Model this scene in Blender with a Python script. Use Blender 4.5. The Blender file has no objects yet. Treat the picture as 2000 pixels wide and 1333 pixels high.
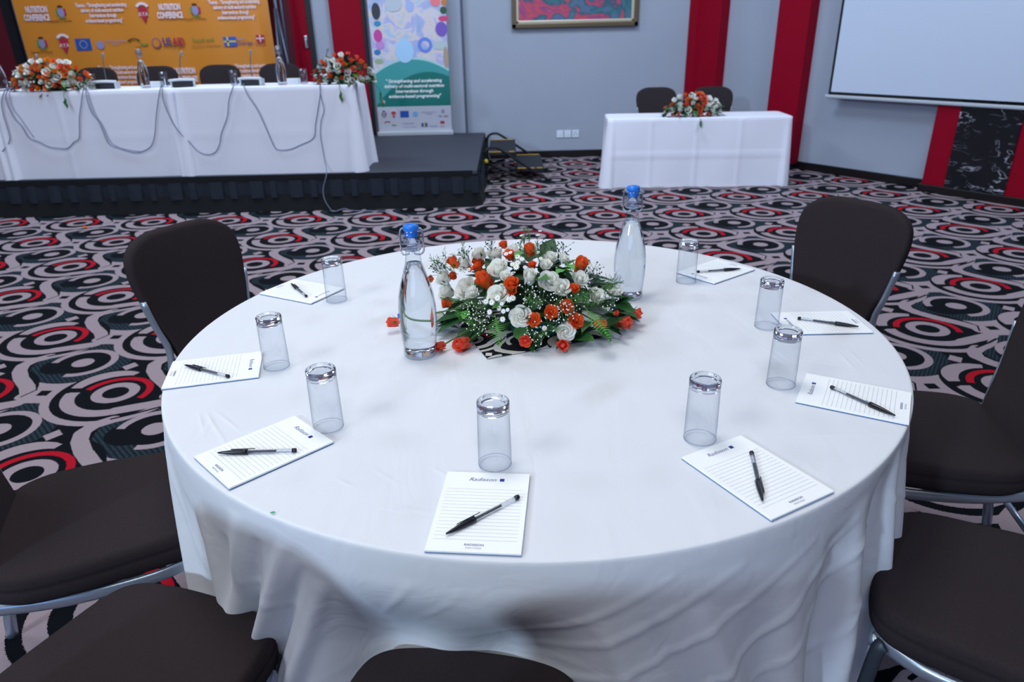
import bpy, bmesh, math, random
import numpy as np
from mathutils import Vector, Matrix
random.seed(7)
rng = np.random.RandomState(11)
R = math.radians
PI = math.pi
scn = bpy.context.scene
COL = scn.collection

# ------------------------------------------------------------------ camera
F_PX = 1375.6; PITCH = .4125; ROLL = -.023
HT = .9 / 1.2474
ZT = .75
CAM = np.array([-.072 * HT, -2.3919 * HT, ZT + HT])
_cp, _sp = math.cos(PITCH), math.sin(PITCH)
FW = np.array([0, _cp, -_sp]); _r0 = np.array([1., 0, 0]); _u0 = np.array([0, _sp, _cp])
RT = _r0 * math.cos(ROLL) + _u0 * math.sin(ROLL)
UP = -_r0 * math.sin(ROLL) + _u0 * math.cos(ROLL)
cd = bpy.data.cameras.new('camera'); cam = bpy.data.objects.new('camera', cd); COL.objects.link(cam)
cam.matrix_world = Matrix(((RT[0], UP[0], -FW[0], CAM[0]), (RT[1], UP[1], -FW[1], CAM[1]), (RT[2], UP[2], -FW[2], CAM[2]), (0, 0, 0, 1)))
cd.sensor_width = 36; cd.lens = F_PX * 36 / 2000; cd.clip_start = .02; cd.clip_end = 60
cd.dof.use_dof = True; cd.dof.focus_distance = 1.55; cd.dof.aperture_fstop = 5.0
scn.camera = cam

# ------------------------------------------------------------------ exposure, world, lights
scn.view_settings.view_transform = 'Standard'; scn.view_settings.look = 'None'
scn.view_settings.exposure = 0.0; scn.view_settings.gamma = 1.0; scn.view_settings.use_curve_mapping = False
w = bpy.data.worlds.new('world'); scn.world = w; w.use_nodes = True
w.node_tree.nodes['Background'].inputs[0].default_value = (.6, .7, 1, 1)
w.node_tree.nodes['Background'].inputs[1].default_value = .05


def area(name, loc, target, size, power, color=(1, 1, 1), size_y=None, spread=None):
    l = bpy.data.lights.new(name, 'AREA'); l.energy = power; l.color = color; l.size = size
    if size_y: l.shape = 'RECTANGLE'; l.size_y = size_y
    if spread: l.spread = spread
    o = bpy.data.objects.new(name, l); COL.objects.link(o); o.location = loc
    o.rotation_euler = (Vector(target) - Vector(loc)).to_track_quat('-Z', 'Y').to_euler()
    return o


KEY = area('key_light', (-6.3, -8.0, 4.15), (0, 1, .8), .6, 66, (.60, .78, 1.0), spread=R(70))
area('fill_light', (-2.0, -9.6, 2.5), (-.5, 0, .6), 6.0, 120, (.36, .57, 1.0), size_y=2.6)  # broad bluish fill added behind the camera to lift the cloth skirt, no window
for (x, y, p, c) in [(-3.6, 4.6, 125, 1), (.4, 4.6, 120, 1), (3.4, 3.0, 85, 1), (-4.8, 1.2, 70, 1), (-.6, .4, 56, 0), (4.6, .2, 14, 1), (-3.2, -2.6, 70, 0), (.0, -3.2, 48, 0), (4.0, -3.2, 10, 0)]:
    area('ceiling_lamp', (x, y, 4.35), (x, y + (1.6 if y > 2 else 0), 0), 1.3, p, (.72, .85, 1.0) if c else (.99, .985, .96))


# ------------------------------------------------------------------ helpers
def ray(x, y): return FW + RT * ((x - 1000) / F_PX) - UP * ((y - 666.5) / F_PX)
def atz(x, y, z): d = ray(x, y); return Vector(CAM + d * ((z - CAM[2]) / d[2]))
def aty(x, y, Y): d = ray(x, y); return Vector(CAM + d * ((Y - CAM[1]) / d[1]))


def lin(c): return tuple(((v + .055) / 1.055) ** 2.4 if v > .04045 else v / 12.92 for v in c)
def hx(s): return lin(tuple(int(s[i:i + 2], 16) / 255 for i in (0, 2, 4)))


MC = {}
def mat(name, col='808080', rough=.6, metal=0, spec=None, noise=None, bump=None, trans=0, ior=1.45, coat=0, sheen=0):
    """noise=(scale, amount)  bump=(scale, strength, distance)"""
    if name in MC: return MC[name]
    m = bpy.data.materials.new(name); MC[name] = m; m.use_nodes = True
    nt = m.node_tree; b = nt.nodes['Principled BSDF']
    c = hx(col) + (1,)
    b.inputs['Base Color'].default_value = c; b.inputs['Roughness'].default_value = rough; b.inputs['Metallic'].default_value = metal
    b.inputs['IOR'].default_value = ior; b.inputs['Transmission Weight'].default_value = trans
    b.inputs['Coat Weight'].default_value = coat; b.inputs['Sheen Weight'].default_value = sheen
    if spec is not None: b.inputs['Specular IOR Level'].default_value = spec
    tc = nt.nodes.new('ShaderNodeTexCoord')
    if noise:
        n = nt.nodes.new('ShaderNodeTexNoise'); n.inputs['Scale'].default_value = noise[0]; n.inputs['Detail'].default_value = 4
        nt.links.new(tc.outputs['Object'], n.inputs['Vector'])
        mx = nt.nodes.new('ShaderNodeMix'); mx.data_type = 'RGBA'
        k = noise[1]
        mx.inputs[6].default_value = tuple(v * (1 - k) for v in c[:3]) + (1,)
        mx.inputs[7].default_value = tuple(min(1, v * (1 + k)) for v in c[:3]) + (1,)
        nt.links.new(n.outputs['Fac'], mx.inputs[0]); nt.links.new(mx.outputs[2], b.inputs['Base Color'])
    if bump:
        n = nt.nodes.new('ShaderNodeTexNoise'); n.inputs['Scale'].default_value = bump[0]; n.inputs['Detail'].default_value = 3
        nt.links.new(tc.outputs['Object'], n.inputs['Vector'])
        bp = nt.nodes.new('ShaderNodeBump'); bp.inputs['Strength'].default_value = bump[1]; bp.inputs['Distance'].default_value = bump[2]
        nt.links.new(n.outputs['Fac'], bp.inputs['Height']); nt.links.new(bp.outputs[0], b.inputs['Normal'])
    return m


def thin_glass(name, tint=(.93, .95, .97), rough=.02, ior=1.5, edge=(.55, .6, .68)):
    if name in MC: return MC[name]
    m = bpy.data.materials.new(name); MC[name] = m; m.use_nodes = True; nt = m.node_tree; nt.nodes.clear()
    out = nt.nodes.new('ShaderNodeOutputMaterial'); tr = nt.nodes.new('ShaderNodeBsdfTransparent'); gl = nt.nodes.new('ShaderNodeBsdfGlossy')
    gl.inputs['Roughness'].default_value = rough
    lw = nt.nodes.new('ShaderNodeLayerWeight'); lw.inputs['Blend'].default_value = .5
    pw = nt.nodes.new('ShaderNodeMath'); pw.operation = 'POWER'; pw.inputs[1].default_value = 3.5
    p5 = nt.nodes.new('ShaderNodeMath'); p5.operation = 'POWER'; p5.inputs[1].default_value = 5
    fr = nt.nodes.new('ShaderNodeMath'); fr.operation = 'MULTIPLY_ADD'; fr.inputs[1].default_value = .7; fr.inputs[2].default_value = .055
    nt.links.new(lw.outputs['Facing'], pw.inputs[0]); nt.links.new(lw.outputs['Facing'], p5.inputs[0]); nt.links.new(p5.outputs[0], fr.inputs[0])
    mc = nt.nodes.new('ShaderNodeMix'); mc.data_type = 'RGBA'; mc.inputs[6].default_value = tint + (1,); mc.inputs[7].default_value = edge + (1,)
    nt.links.new(pw.outputs[0], mc.inputs[0]); nt.links.new(mc.outputs[2], tr.inputs[0])
    mx = nt.nodes.new('ShaderNodeMixShader'); nt.links.new(fr.outputs[0], mx.inputs[0]); nt.links.new(tr.outputs[0], mx.inputs[1]); nt.links.new(gl.outputs[0], mx.inputs[2])
    nt.links.new(mx.outputs[0], out.inputs[0]); return m


def link(name, me, m=None, parent=None, loc=None):
    o = bpy.data.objects.new(name, me); COL.objects.link(o)
    if m is not None:
        for mm in (m if isinstance(m, (list, tuple)) else [m]):
            me.materials.append(mm)
    if parent is not None: o.parent = parent
    if loc is not None: o.location = loc
    return o


def mesh(name, verts, faces, smooth=False):
    me = bpy.data.meshes.new(name); me.from_pydata([tuple(v) for v in verts], [], [tuple(f) for f in faces]); me.update()
    if smooth: me.polygons.foreach_set('use_smooth', [True] * len(me.polygons))
    return me


def bm_mesh(name, bm, smooth=False, recalc=True):
    if recalc: bmesh.ops.recalc_face_normals(bm, faces=bm.faces)
    me = bpy.data.meshes.new(name); bm.to_mesh(me); bm.free()
    if smooth: me.polygons.foreach_set('use_smooth', [True] * len(me.polygons))
    return me


def add_box(bm, x0, x1, y0, y1, z0, z1, bev=0, seg=2, M=None):
    r = bmesh.ops.create_cube(bm, size=1); vs = r['verts']
    for v in vs:
        v.co = Vector(((x0 + x1) / 2 + v.co.x * (x1 - x0), (y0 + y1) / 2 + v.co.y * (y1 - y0), (z0 + z1) / 2 + v.co.z * (z1 - z0)))
    if bev:
        es = list({e for v in vs for e in v.link_edges})
        g = bmesh.ops.bevel(bm, geom=es, offset=bev, segments=seg, affect='EDGES', profile=.5)
        vs = g['verts'] if g['verts'] else vs
        vs = list({v for f in g['faces'] for v in f.verts} | {v for v in vs if v.is_valid})
    if M is not None:
        allv = set(vs)
        stack = list(allv)
        while stack:
            v = stack.pop()
            for e in v.link_edges:
                o_ = e.other_vert(v)
                if o_ not in allv: allv.add(o_); stack.append(o_)
        for v in allv: v.co = M @ v.co
    return bm


def box(x0, x1, y0, y1, z0, z1, bev=0, seg=2, M=None, name='box'):
    bm = bmesh.new(); add_box(bm, x0, x1, y0, y1, z0, z1, bev, seg, M); return bm_mesh(name, bm)


def lathe(prof, n=32, name='lathe', cap=True, smooth=True):
    vs = []; fs = []
    for r, z in prof:
        for k in range(n):
            a = 2 * PI * k / n; vs.append((r * math.cos(a), r * math.sin(a), z))
    for i in range(len(prof) - 1):
        for k in range(n):
            k2 = (k + 1) % n; fs.append((i * n + k, i * n + k2, (i + 1) * n + k2, (i + 1) * n + k))
    if cap:
        if prof[0][0] > 1e-5: fs.append(tuple(range(n - 1, -1, -1)))
        if prof[-1][0] > 1e-5: fs.append(tuple((len(prof) - 1) * n + k for k in range(n)))
    me = mesh(name, vs, fs, smooth)
    bm = bmesh.new(); bm.from_mesh(me); bmesh.ops.remove_doubles(bm, verts=bm.verts, dist=1e-6); bmesh.ops.recalc_face_normals(bm, faces=bm.faces); bm.to_mesh(me); bm.free()
    if smooth: me.polygons.foreach_set('use_smooth', [True] * len(me.polygons))
    return me


def catmull(pts, n=6):
    P = [Vector(p) for p in pts]
    if len(P) < 3: return P
    out = []
    for i in range(len(P) - 1):
        p0 = P[max(i - 1, 0)]; p1 = P[i]; p2 = P[i + 1]; p3 = P[min(i + 2, len(P) - 1)]
        for k in range(n):
            t = k / n
            out.append(.5 * ((2 * p1) + (-p0 + p2) * t + (2 * p0 - 5 * p1 + 4 * p2 - p3) * t * t + (-p0 + 3 * p1 - 3 * p2 + p3) * t ** 3))
    out.append(P[-1]); return out


def add_tube(bm, pts, r, n=8, rs=None, flat=1.0, closed=False, upv=(0, 0, 1)):
    """sweep an (elliptical) section along pts; flat scales the second axis"""
    P = [Vector(p) for p in pts]; rings = []
    prev = None
    for i, p in enumerate(P):
        a = P[i - 1] if i > 0 else (P[-1] if closed else p); b = P[i + 1] if i < len(P) - 1 else (P[0] if closed else p)
        t = (b - a).normalized()
        if prev is None:
            u = Vector(upv)
            if abs(u.dot(t)) > .95: u = Vector((1, 0, 0))
        else: u = prev
        u = (u - t * u.dot(t)).normalized(); prev = u
        v = t.cross(u)
        rr = rs[i] if rs else r
        rings.append([bm.verts.new(p + u * math.cos(2 * PI * k / n) * rr + v * math.sin(2 * PI * k / n) * rr * flat) for k in range(n)])
    for i in range(len(rings) - 1 + (1 if closed else 0)):
        A = rings[i]; B = rings[(i + 1) % len(rings)]
        for k in range(n): bm.faces.new((A[k], A[(k + 1) % n], B[(k + 1) % n], B[k]))
    if not closed:
        bm.faces.new(rings[0][::-1]); bm.faces.new(rings[-1])
    return bm


def tube(pts, r, n=8, name='tube', **k):
    bm = bmesh.new(); add_tube(bm, pts, r, n, **k); return bm_mesh(name, bm, True)


def thing(name, label, cat, loc=(0, 0, 0), rz=0, group=None):
    o = bpy.data.objects.new(name, None); o.empty_display_size = .05; COL.objects.link(o); o.location = loc; o.rotation_euler = (0, 0, rz)
    o['label'] = label; o['category'] = cat
    if group: o['group'] = group
    return o


def tag(o, label, cat, group=None):
    o['label'] = label; o['category'] = cat
    if group: o['group'] = group
    return o


def struct(o): o['kind'] = 'structure'; return o


KIDS = {}
def copy_tree(root, parent=None):
    c = root.copy(); COL.objects.link(c); c.parent = parent
    for ch in [o for o in ALLP.get(root.name, [])]:
        cc = copy_tree(ch, c)
    return c


def kids_map():
    d = {}
    for o in bpy.data.objects:
        if o.parent: d.setdefault(o.parent.name, []).append(o)
    return d
ALLP = {}


def text_me(s, size, shear=0, align='CENTER', ext=.0, bold=0, space=1.0, line=1.0):
    cu = bpy.data.curves.new('lettering', 'FONT'); cu.body = s; cu.size = size; cu.align_x = align; cu.align_y = 'CENTER'; cu.shear = shear
    cu.extrude = ext; cu.offset = bold; cu.space_character = space; cu.space_line = line; cu.resolution_u = 3
    o = bpy.data.objects.new('lettering', cu); COL.objects.link(o)
    bpy.context.view_layer.update()
    me = bpy.data.meshes.new_from_object(o.evaluated_get(bpy.context.evaluated_depsgraph_get()))
    bpy.data.objects.remove(o); me.name = 'lettering'
    return me


def disc_me(rx, ry, n=24, name='disc', a0=0, a1=2 * PI, rin=0):
    vs = []; fs = []
    for k in range(n + 1):
        a = a0 + (a1 - a0) * k / n
        vs.append((rx * math.cos(a), ry * math.sin(a), 0)); vs.append((rx * rin * math.cos(a), ry * rin * math.sin(a), 0))
    for k in range(n): fs.append((2 * k, 2 * k + 2, 2 * k + 3, 2 * k + 1))
    return mesh(name, vs, fs)


# ------------------------------------------------------------------ node maths
class N:
    nt = None
    def __init__(s, k): s.k = k
    @staticmethod
    def op(o, *a):
        n = N.nt.nodes.new('ShaderNodeMath'); n.operation = o
        for i, v in enumerate(a):
            if isinstance(v, N): N.nt.links.new(v.k, n.inputs[i])
            else: n.inputs[i].default_value = v
        return N(n.outputs[0])
    def __add__(s, o): return N.op('ADD', s, o)
    def __radd__(s, o): return N.op('ADD', s, o)
    def __sub__(s, o): return N.op('SUBTRACT', s, o)
    def __rsub__(s, o): return N.op('SUBTRACT', o, s)
    def __mul__(s, o): return N.op('MULTIPLY', s, o)
    def __rmul__(s, o): return N.op('MULTIPLY', s, o)
    def __lt__(s, o): return N.op('LESS_THAN', s, o)
    def __gt__(s, o): return N.op('GREATER_THAN', s, o)


def nmin(a, b): return N.op('MINIMUM', a, b)
def nmax(a, b): return N.op('MAXIMUM', a, b)
def nlen(x, y): return N.op('SQRT', x * x + y * y)


def carpet_mat(name, O, A, B, white='ad9ca3', dark='0d1118', teal='24333c', red='c0142b', bumpd=.004, tex=True):
    m = bpy.data.materials.new(name); m.use_nodes = True; nt = m.node_tree; N.nt = nt
    bsdf = nt.nodes['Principled BSDF']; bsdf.inputs['Roughness'].default_value = .95; bsdf.inputs['Specular IOR Level'].default_value = .1
    geo = nt.nodes.new('ShaderNodeTexCoord'); sep = nt.nodes.new('ShaderNodeSeparateXYZ')
    nt.links.new(geo.outputs['Object'], sep.inputs[0])
    det = A[0] * B[1] - A[1] * B[0]
    # edge wobble
    if tex:
        wn = nt.nodes.new('ShaderNodeTexNoise'); wn.inputs['Scale'].default_value = 230; wn.inputs['Detail'].default_value = 1; nt.links.new(geo.outputs['Object'], wn.inputs['Vector'])
        wob = (N(wn.outputs['Fac']) - .5) * .008
    else: wob = 0.0
    x = N(sep.outputs[0]) - O[0] + wob; y = N(sep.outputs[1]) - O[1] + wob
    u = (x * B[1] - y * B[0]) * (1 / det); v = (y * A[0] - x * A[1]) * (1 / det)
    U = u - N.op('FLOOR', u + .5); V = v - N.op('FLOOR', v + .5)      # [-.5,.5)
    cur = [None]
    def rgb(h): return hx(h) + (1,)
    def paint(mask, col):
        mx = nt.nodes.new('ShaderNodeMix'); mx.data_type = 'RGBA'
        nt.links.new(mask.k, mx.inputs[0])
        if isinstance(cur[0], tuple): mx.inputs[6].default_value = cur[0]
        else: nt.links.new(cur[0], mx.inputs[6])
        if isinstance(col, tuple): mx.inputs[7].default_value = col
        else: nt.links.new(col, mx.inputs[7])
        cur[0] = mx.outputs[2]
    W, D, T, RD = rgb(white), rgb(dark), rgb(teal), rgb(red)
    cur[0] = D
    Us = N.op('ABSOLUTE', U); Vs = N.op('ABSOLUTE', V)
    # secondary eye, centred (.5,.5): signed local coordinates
    sx = N.op('FLOORED_MODULO', u, 1.0) - .5; sy = N.op('FLOORED_MODULO', v, 1.0) - .5
    # teal woven field
    if tex:
        gx = N.op('SINE', u * 190.0); gy = N.op('SINE', (v * 150.0) + u * 30.0)
        g = (gx * gy) > .1
        tm = nt.nodes.new('ShaderNodeMix'); tm.data_type = 'RGBA'; nt.links.new(g.k, tm.inputs[0])
        tm.inputs[6].default_value = rgb('161e27'); tm.inputs[7].default_value = rgb('33454f'); T = tm.outputs[2]
    ex = sx * (1 / .355); ey = (sy - .0) * (1 / .355)
    paint(nlen(sx, V) < .235, W)
    paint(nlen(ex, ey) < 1.0, T)
    r = nlen(U, V)
    lower = V > -.13
    # (wide white ring round the lower part of every red eye)
    paint((r < .462) * lower, W)
    # upper dark wedge towards the S band
    def seg(x, y, ax, ay, bx, by):
        dx, dy = bx - ax, by - ay; L2 = dx * dx + dy * dy
        t = nmin(nmax(((x - ax) * dx + (y - ay) * dy) * (1 / L2), 0.0), 1.0)
        return nlen(x - ax - t * dx, y - ay - t * dy)
    vv = V + 0.0
    paint(r < .402, D)
    paint((seg(U, V, -.09, -.33, -.01, -.47) < .085) * (V < 0.0), D)
    # coordinates shifted so that the strip above (v<-.5) is reachable
    V2 = N.op('FLOORED_MODULO', v + .7, 1.0) - .7       # [-.7,.3)
    # S band
    P = [(.17, -.62), (.09, -.55), (.065, -.46), (.10, -.36), (.19, -.235), (.32, -.10), (.385, .0), (.38, .05)]
    dd = None
    for a, b in zip(P[:-1], P[1:]):
        s = seg(U, V2, *a, *b); dd = s if dd is None else nmin(dd, s)
    paint(dd < .050, W)
    # thin dark seam along the band's right end
    dl = nmin(seg(U, V2, .37, -.15, .415, -.05), seg(U, V2, .415, -.05, .37, .055))
    paint(dl < .0065, D)
    # crescent under the eye with a straight tail to the right
    cres = (r < .342) * (r > .252) * (V > .005) * (U < .16)
    paint(cres, W)
    paint((seg(U, V, .13, .262, .40, .145) < .052), W)
    dk = nmin(seg(U, V, .16, .372, .31, .28), seg(U, V, .31, .28, .40, .215)); paint(dk < .010, D)
    # left tip of the crescent (square shoulder)
    paint(nmax(N.op('ABSOLUTE', U + .285), N.op('ABSOLUTE', V - .03)) < .036, W)
    # leaf above left
    paint((nlen(U + .10, V + .10) < .252) * (nlen(U + .02, V + .01) > .262) * ((U * .7 + V * .3) < -.085) * (V < -.07), W)
    # red arc
    ang = (V * .94 - U * .34)      # below this line nothing
    paint((nlen(U, V) < .243) * (nlen(U - .0, V - .0) > .196) * ((V - U * .30) < .02), RD)
    # eye
    paint(nlen(U * 1.0, V) < .155, W); paint(nlen(U, V) < .085, D)
    # secondary eye
    rs = nlen(sx, sy)
    paint(rs < .20, D)
    paint((nlen(sx + .13, sy - .05) < .15), D)
    notq = N.op('SUBTRACT', 1.0, (sx < -.02) * (sy > .0))
    paint((rs < .245) * (rs > .192) * notq, W)
    paint(nlen(sx, sy) < .078, W)
    # white diamond between the rows, dark diamond in the node
    du = U + .105; dv = V + .43
    paint((N.op('ABSOLUTE', du) + N.op('ABSOLUTE', dv * .85 + du * .15)) < .058, W)
    paint(nmax(N.op('ABSOLUTE', sx + dv * 0.0), N.op('ABSOLUTE', V)) < .038, D)
    # pile shading
    if tex:
        nz = nt.nodes.new('ShaderNodeTexNoise'); nz.inputs['Scale'].default_value = 320; nz.inputs['Detail'].default_value = 3; nt.links.new(geo.outputs['Object'], nz.inputs['Vector'])
        bp = nt.nodes.new('ShaderNodeBump'); bp.inputs['Strength'].default_value = .6; bp.inputs['Distance'].default_value = bumpd
        nt.links.new(nz.outputs['Fac'], bp.inputs['Height']); nt.links.new(bp.outputs[0], bsdf.inputs['Normal'])
        n2 = nt.nodes.new('ShaderNodeMix'); n2.data_type = 'RGBA'; n2.blend_type = 'MULTIPLY'; n2.inputs[0].default_value = .35
        nt.links.new(cur[0], n2.inputs[6]); nt.links.new(nz.outputs['Fac'], n2.inputs[7]); cur[0] = n2.outputs[2]
    nt.links.new(cur[0], bsdf.inputs['Base Color'])
    return m


s_ = CAM[2] / 2
CO = (CAM[0] + .2504 * s_, CAM[1] + 9.1377 * s_)
CA = (.9081 * s_ * math.cos(-.0324), .9081 * s_ * math.sin(-.0324))
CB = (.8859 * s_ * math.sin(-.0004), -.8859 * s_ * math.cos(-.0004))
M_CARPET = carpet_mat('carpet', CO, CA, CB)

# ------------------------------------------------------------------ room shell
M_WALL = mat('wall_grey_paint', '9fa7b8', .75, noise=(3, .04), bump=(900, .15, .001))
M_RED = mat('red_paint', '8c0020', .6, noise=(6, .06), spec=.15)
M_DRED = mat('maroon_paint', '5a0a22', .6)
M_BASE = mat('dark_skirting', '120d10', .4)
M_CEIL = mat('ceiling_white', 'c9ccd2', .9)
YB = 7.5
fl = link('floor', mesh('floor', [(-9, -10, 0), (8, -10, 0), (8, 9, 0), (-9, 9, 0)], [(0, 1, 2, 3)]), M_CARPET); struct(fl)
struct(link('ceiling', box(-9, 8, -10, 9, 4.5, 4.6), M_CEIL))
struct(link('wall_back', box(-9, 3.2, YB, YB + .15, 0, 4.5), M_WALL))
struct(link('wall_left', box(-9.15, -9, -10, 9, 0, 4.5), M_WALL))
struct(link('wall_front', box(-9, 8, -10.15, -10, 0, 4.5), M_WALL))
struct(link('wall_far_right', box(8, 8.15, -10, 9, 0, 4.5), M_WALL))
# slanted wall on the right
SP = Vector((3.238, 6.258, 0)); SD = Vector((.559, -.829, 0)); SN = Vector((-.829, -.559, 0))
MS = Matrix(((SD.x, SN.x, 0, SP.x), (SD.y, SN.y, 0, SP.y), (0, 0, 1, 0), (0, 0, 0, 1)))    # local x along the wall, y into the room
struct(link('wall_right', box(-2.4, 6.2, -.15, 0, 0, 4.5, M=MS), M_WALL))
struct(link('baseboard_right', box(-1.9, 6.2, 0, .022, 0, .085, .006, M=MS), M_BASE))
struct(link('baseboard_back', box(-.28, 2.55, YB - .022, YB, 0, .085, .006), M_BASE))
# the two red columns on the slanted wall
for (a, b) in ((-1.66, -1.215), (-.438, -.057)):
    c = struct(link('red_column', box(a, b, -.02, .15, 0.0, 4.5, .004, 1, M=MS), M_RED))
    link('column_base', box(a - .012, b + .012, 0, .165, 0, .07, .005, M=MS), M_BASE, c)
struct(link('red_strip', box(aty(1347, 20, YB).x, 2.6, YB - .03, YB, 0, 4.5), M_RED))
# red pier with marble panel below the projection screen
c = struct(link('red_column', box(1.40, 2.36, -.02, .15, 0, 4.5, .004, 1, M=MS), M_RED))
link('column_base', box(1.38, 2.38, 0, .175, 0, .07, .005, M=MS), M_BASE, c)
mm = bpy.data.materials.new('black_marble'); mm.use_nodes = True; nt = mm.node_tree; b = nt.nodes['Principled BSDF']; b.inputs['Roughness'].default_value = .18
tc = nt.nodes.new('ShaderNodeTexCoord'); mp = nt.nodes.new('ShaderNodeMapping'); mp.inputs['Rotation'].default_value = (0, .55, .0); mp.inputs['Scale'].default_value = (2.2, 2.2, 5.5)
nz = nt.nodes.new('ShaderNodeTexNoise'); nz.inputs['Scale'].default_value = 2.2; nz.inputs['Detail'].default_value = 5; nz.inputs['Distortion'].default_value = 1.1
nt.links.new(tc.outputs['Object'], mp.inputs[0]); nt.links.new(mp.outputs[0], nz.inputs['Vector'])
N.nt = nt; q = N.op('ABSOLUTE', N(nz.outputs['Fac']) - .54)
n2 = nt.nodes.new('ShaderNodeTexNoise'); n2.inputs['Scale'].default_value = 4; nt.links.new(tc.outputs['Object'], n2.inputs['Vector'])
vein = nmax(1.0 - q * 55.0, 0.0) * nmax((N(n2.outputs['Fac']) - .40) * 5.0, 0.0)
cr = nt.nodes.new('ShaderNodeMix'); cr.data_type = 'RGBA'; cr.inputs[6].default_value = hx('14171d') + (1,); cr.inputs[7].default_value = hx('c9cdd8') + (1,)
cl_ = N.op('MINIMUM', vein, 1.0); nt.links.new(cl_.k, cr.inputs[0]); nt.links.new(cr.outputs[2], b.inputs['Base Color'])
link('marble_panel', box(1.61, 2.12, .15, .165, .07, .9, .002, 1, M=MS), mm, c, None)
# wall build-up on the left of the back wall, with its vertical joint
p = struct(link('wall_panel', box(-9, -.57, YB - .045, YB, .33, 4.5), M_WALL))
struct(link('trim_1', box(-.57, -.545, YB - .06, YB, .33, 4.5, .004), mat('grey_trim', '4d5566', .5)))


def wallx(px, yy=20, Y=YB - .05): return aty(px, yy, Y).x
# red strips behind the head table (measured at the wall)
for nm, a, b, mt in (('red_strip', wallx(568), wallx(598), M_RED), ('red_strip', wallx(645), wallx(707), M_RED)):
    struct(link(nm, box(a, b, YB - .11, YB - .045, .33, 4.5, .004, 1), mt))
struct(link('trim_2', box(wallx(598), wallx(607), YB - .1, YB - .045, .33, 4.5), mat('black_trim', '17141c', .5)))
struct(link('trim_3', box(wallx(707), wallx(712), YB - .1, YB - .045, .33, 4.5), mat('black_trim')))
struct(link('wall_recess', box(wallx(522) - .5, wallx(566), YB - .06, YB - .045, .33, 4.5), M_DRED))
struct(link('wall_recess', box(-9, wallx(22) + .15, YB - .09, YB - .045, .33, 4.5), mat('dark_red_wall', '63051f', .6)))
struct(link('trim_4', box(wallx(10), wallx(30), YB - .12, YB - .05, .33, 4.5), mat('black_trim')))
# door latch plate
t = thing('door_handle', 'small chrome latch plate on the dark edge beside the red strip', 'handle', aty(599, 82, YB - .11))
link('latch_plate', box(-.02, .02, -.02, 0, -.07, .07, .006), mat('chrome', '9aa0a8', .35, 1), t)
link('latch_lever', box(-.012, .012, -.045, -.02, -.05, .03, .005), mat('chrome'), t)

# ------------------------------------------------------------------ stage
ZS = .33; SX = -.335; SY = 4.80
M_SKIRT = mat('black_skirt_cloth', '1a2330', .8, noise=(20, .25), sheen=.0)
st = thing('stage', 'low black stage platform with pleated skirt under the long head table', 'stage', (-3.4, 6, 0))
def L(me, nm, m, root):      # parent while keeping world coordinates
    o = link(nm, me, m, root); o.matrix_parent_inverse = Matrix.Translation(Vector(root.location)).inverted(); return o
L(box(-8.9, SX, SY, YB - .05, ZS - .04, ZS, .006, 1), 'platform', mat('stage_deck', '3b3f4b', .65, noise=(60, .12), bump=(200, .3, .001)), st)
def skirt(pathpts, z0, z1, amp, per, flare=0.0, phase=0, box_pleat=True):
    # pathpts: polyline; returns mesh of a pleated hanging strip
    P = [Vector(p) for p in pathpts]; vs = []; cols = 0; dist = 0
    samp = []
    for a, b in zip(P[:-1], P[1:]):
        Ln = (b - a).length; n = max(2, int(Ln / .012)); t = (b - a).normalized(); nn = Vector((t.y, -t.x, 0))
        for k in range(n): samp.append((a + (b - a) * (k / n), nn, dist + Ln * k / n))
        dist += Ln
    samp.append((P[-1], nn, dist))
    rows = 5
    for (p, nn, d) in samp:
        ph = (d + phase) / per; f = ph - math.floor(ph); k = math.floor(ph)
        if box_pleat: off = amp * (1 if f < .5 + .15 * math.sin(k * 3.1) else 0) + amp * .25 * math.sin(f * 6.28)
        else: off = amp * (.5 + .5 * math.sin(2 * PI * ph + 1.3 * math.sin(d * 1.7)) * (.6 + .4 * math.sin(d * .9)))
        for j in range(rows):
            tt = j / (rows - 1)
            q_ = p + nn * (off * (.75 + .25 * tt) + flare * tt); vs.append((q_.x, q_.y, z0 + (z1 - z0) * tt))
    m_ = len(samp); fs = [(i * rows + j, (i + 1) * rows + j, (i + 1) * rows + j + 1, i * rows + j + 1) for i in range(m_ - 1) for j in range(rows - 1)]
    return mesh('skirt', vs, fs, not box_pleat)
path = [(-8.9, SY - .01, 0), (SX - .06, SY - .01, 0), (SX + .01, SY + .04, 0), (SX + .01, YB - .1, 0)]
L(skirt(path, ZS - .05, .125, .024, .185), 'pleated_valance', M_SKIRT, st)
L(skirt(path, .15, .002, .02, .55, .03, box_pleat=False), 'lower_skirt', mat('black_drape', '090c12', .9), st)
L(skirt(path, ZS, ZS - .06, .002, 5, .002, box_pleat=False), 'skirt_band', mat('black_drape'), st)

# stage steps on the right
st2 = thing('stage_steps', 'black two tread stage steps with yellow edge strips and tube rails', 'steps', (.05, 6.6, 0))
M_BLK = mat('black_metal', '14161b', .45, .3); M_YEL = mat('yellow_strip', 'c59a30', .5)
def tr_box(x0, x1, y0, y1, z0, z1, nm, m): return L(box(x0, x1, y0, y1, z0, z1, .004, 1), nm, m, st2)
A1 = aty(955, 268, 7.1); 
for (xa, xb, ya, yb, zt) in ((-.24, .03, 6.05, 7.15, .28), (.06, .33, 6.05, 6.75, .14)):
    pass
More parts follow.
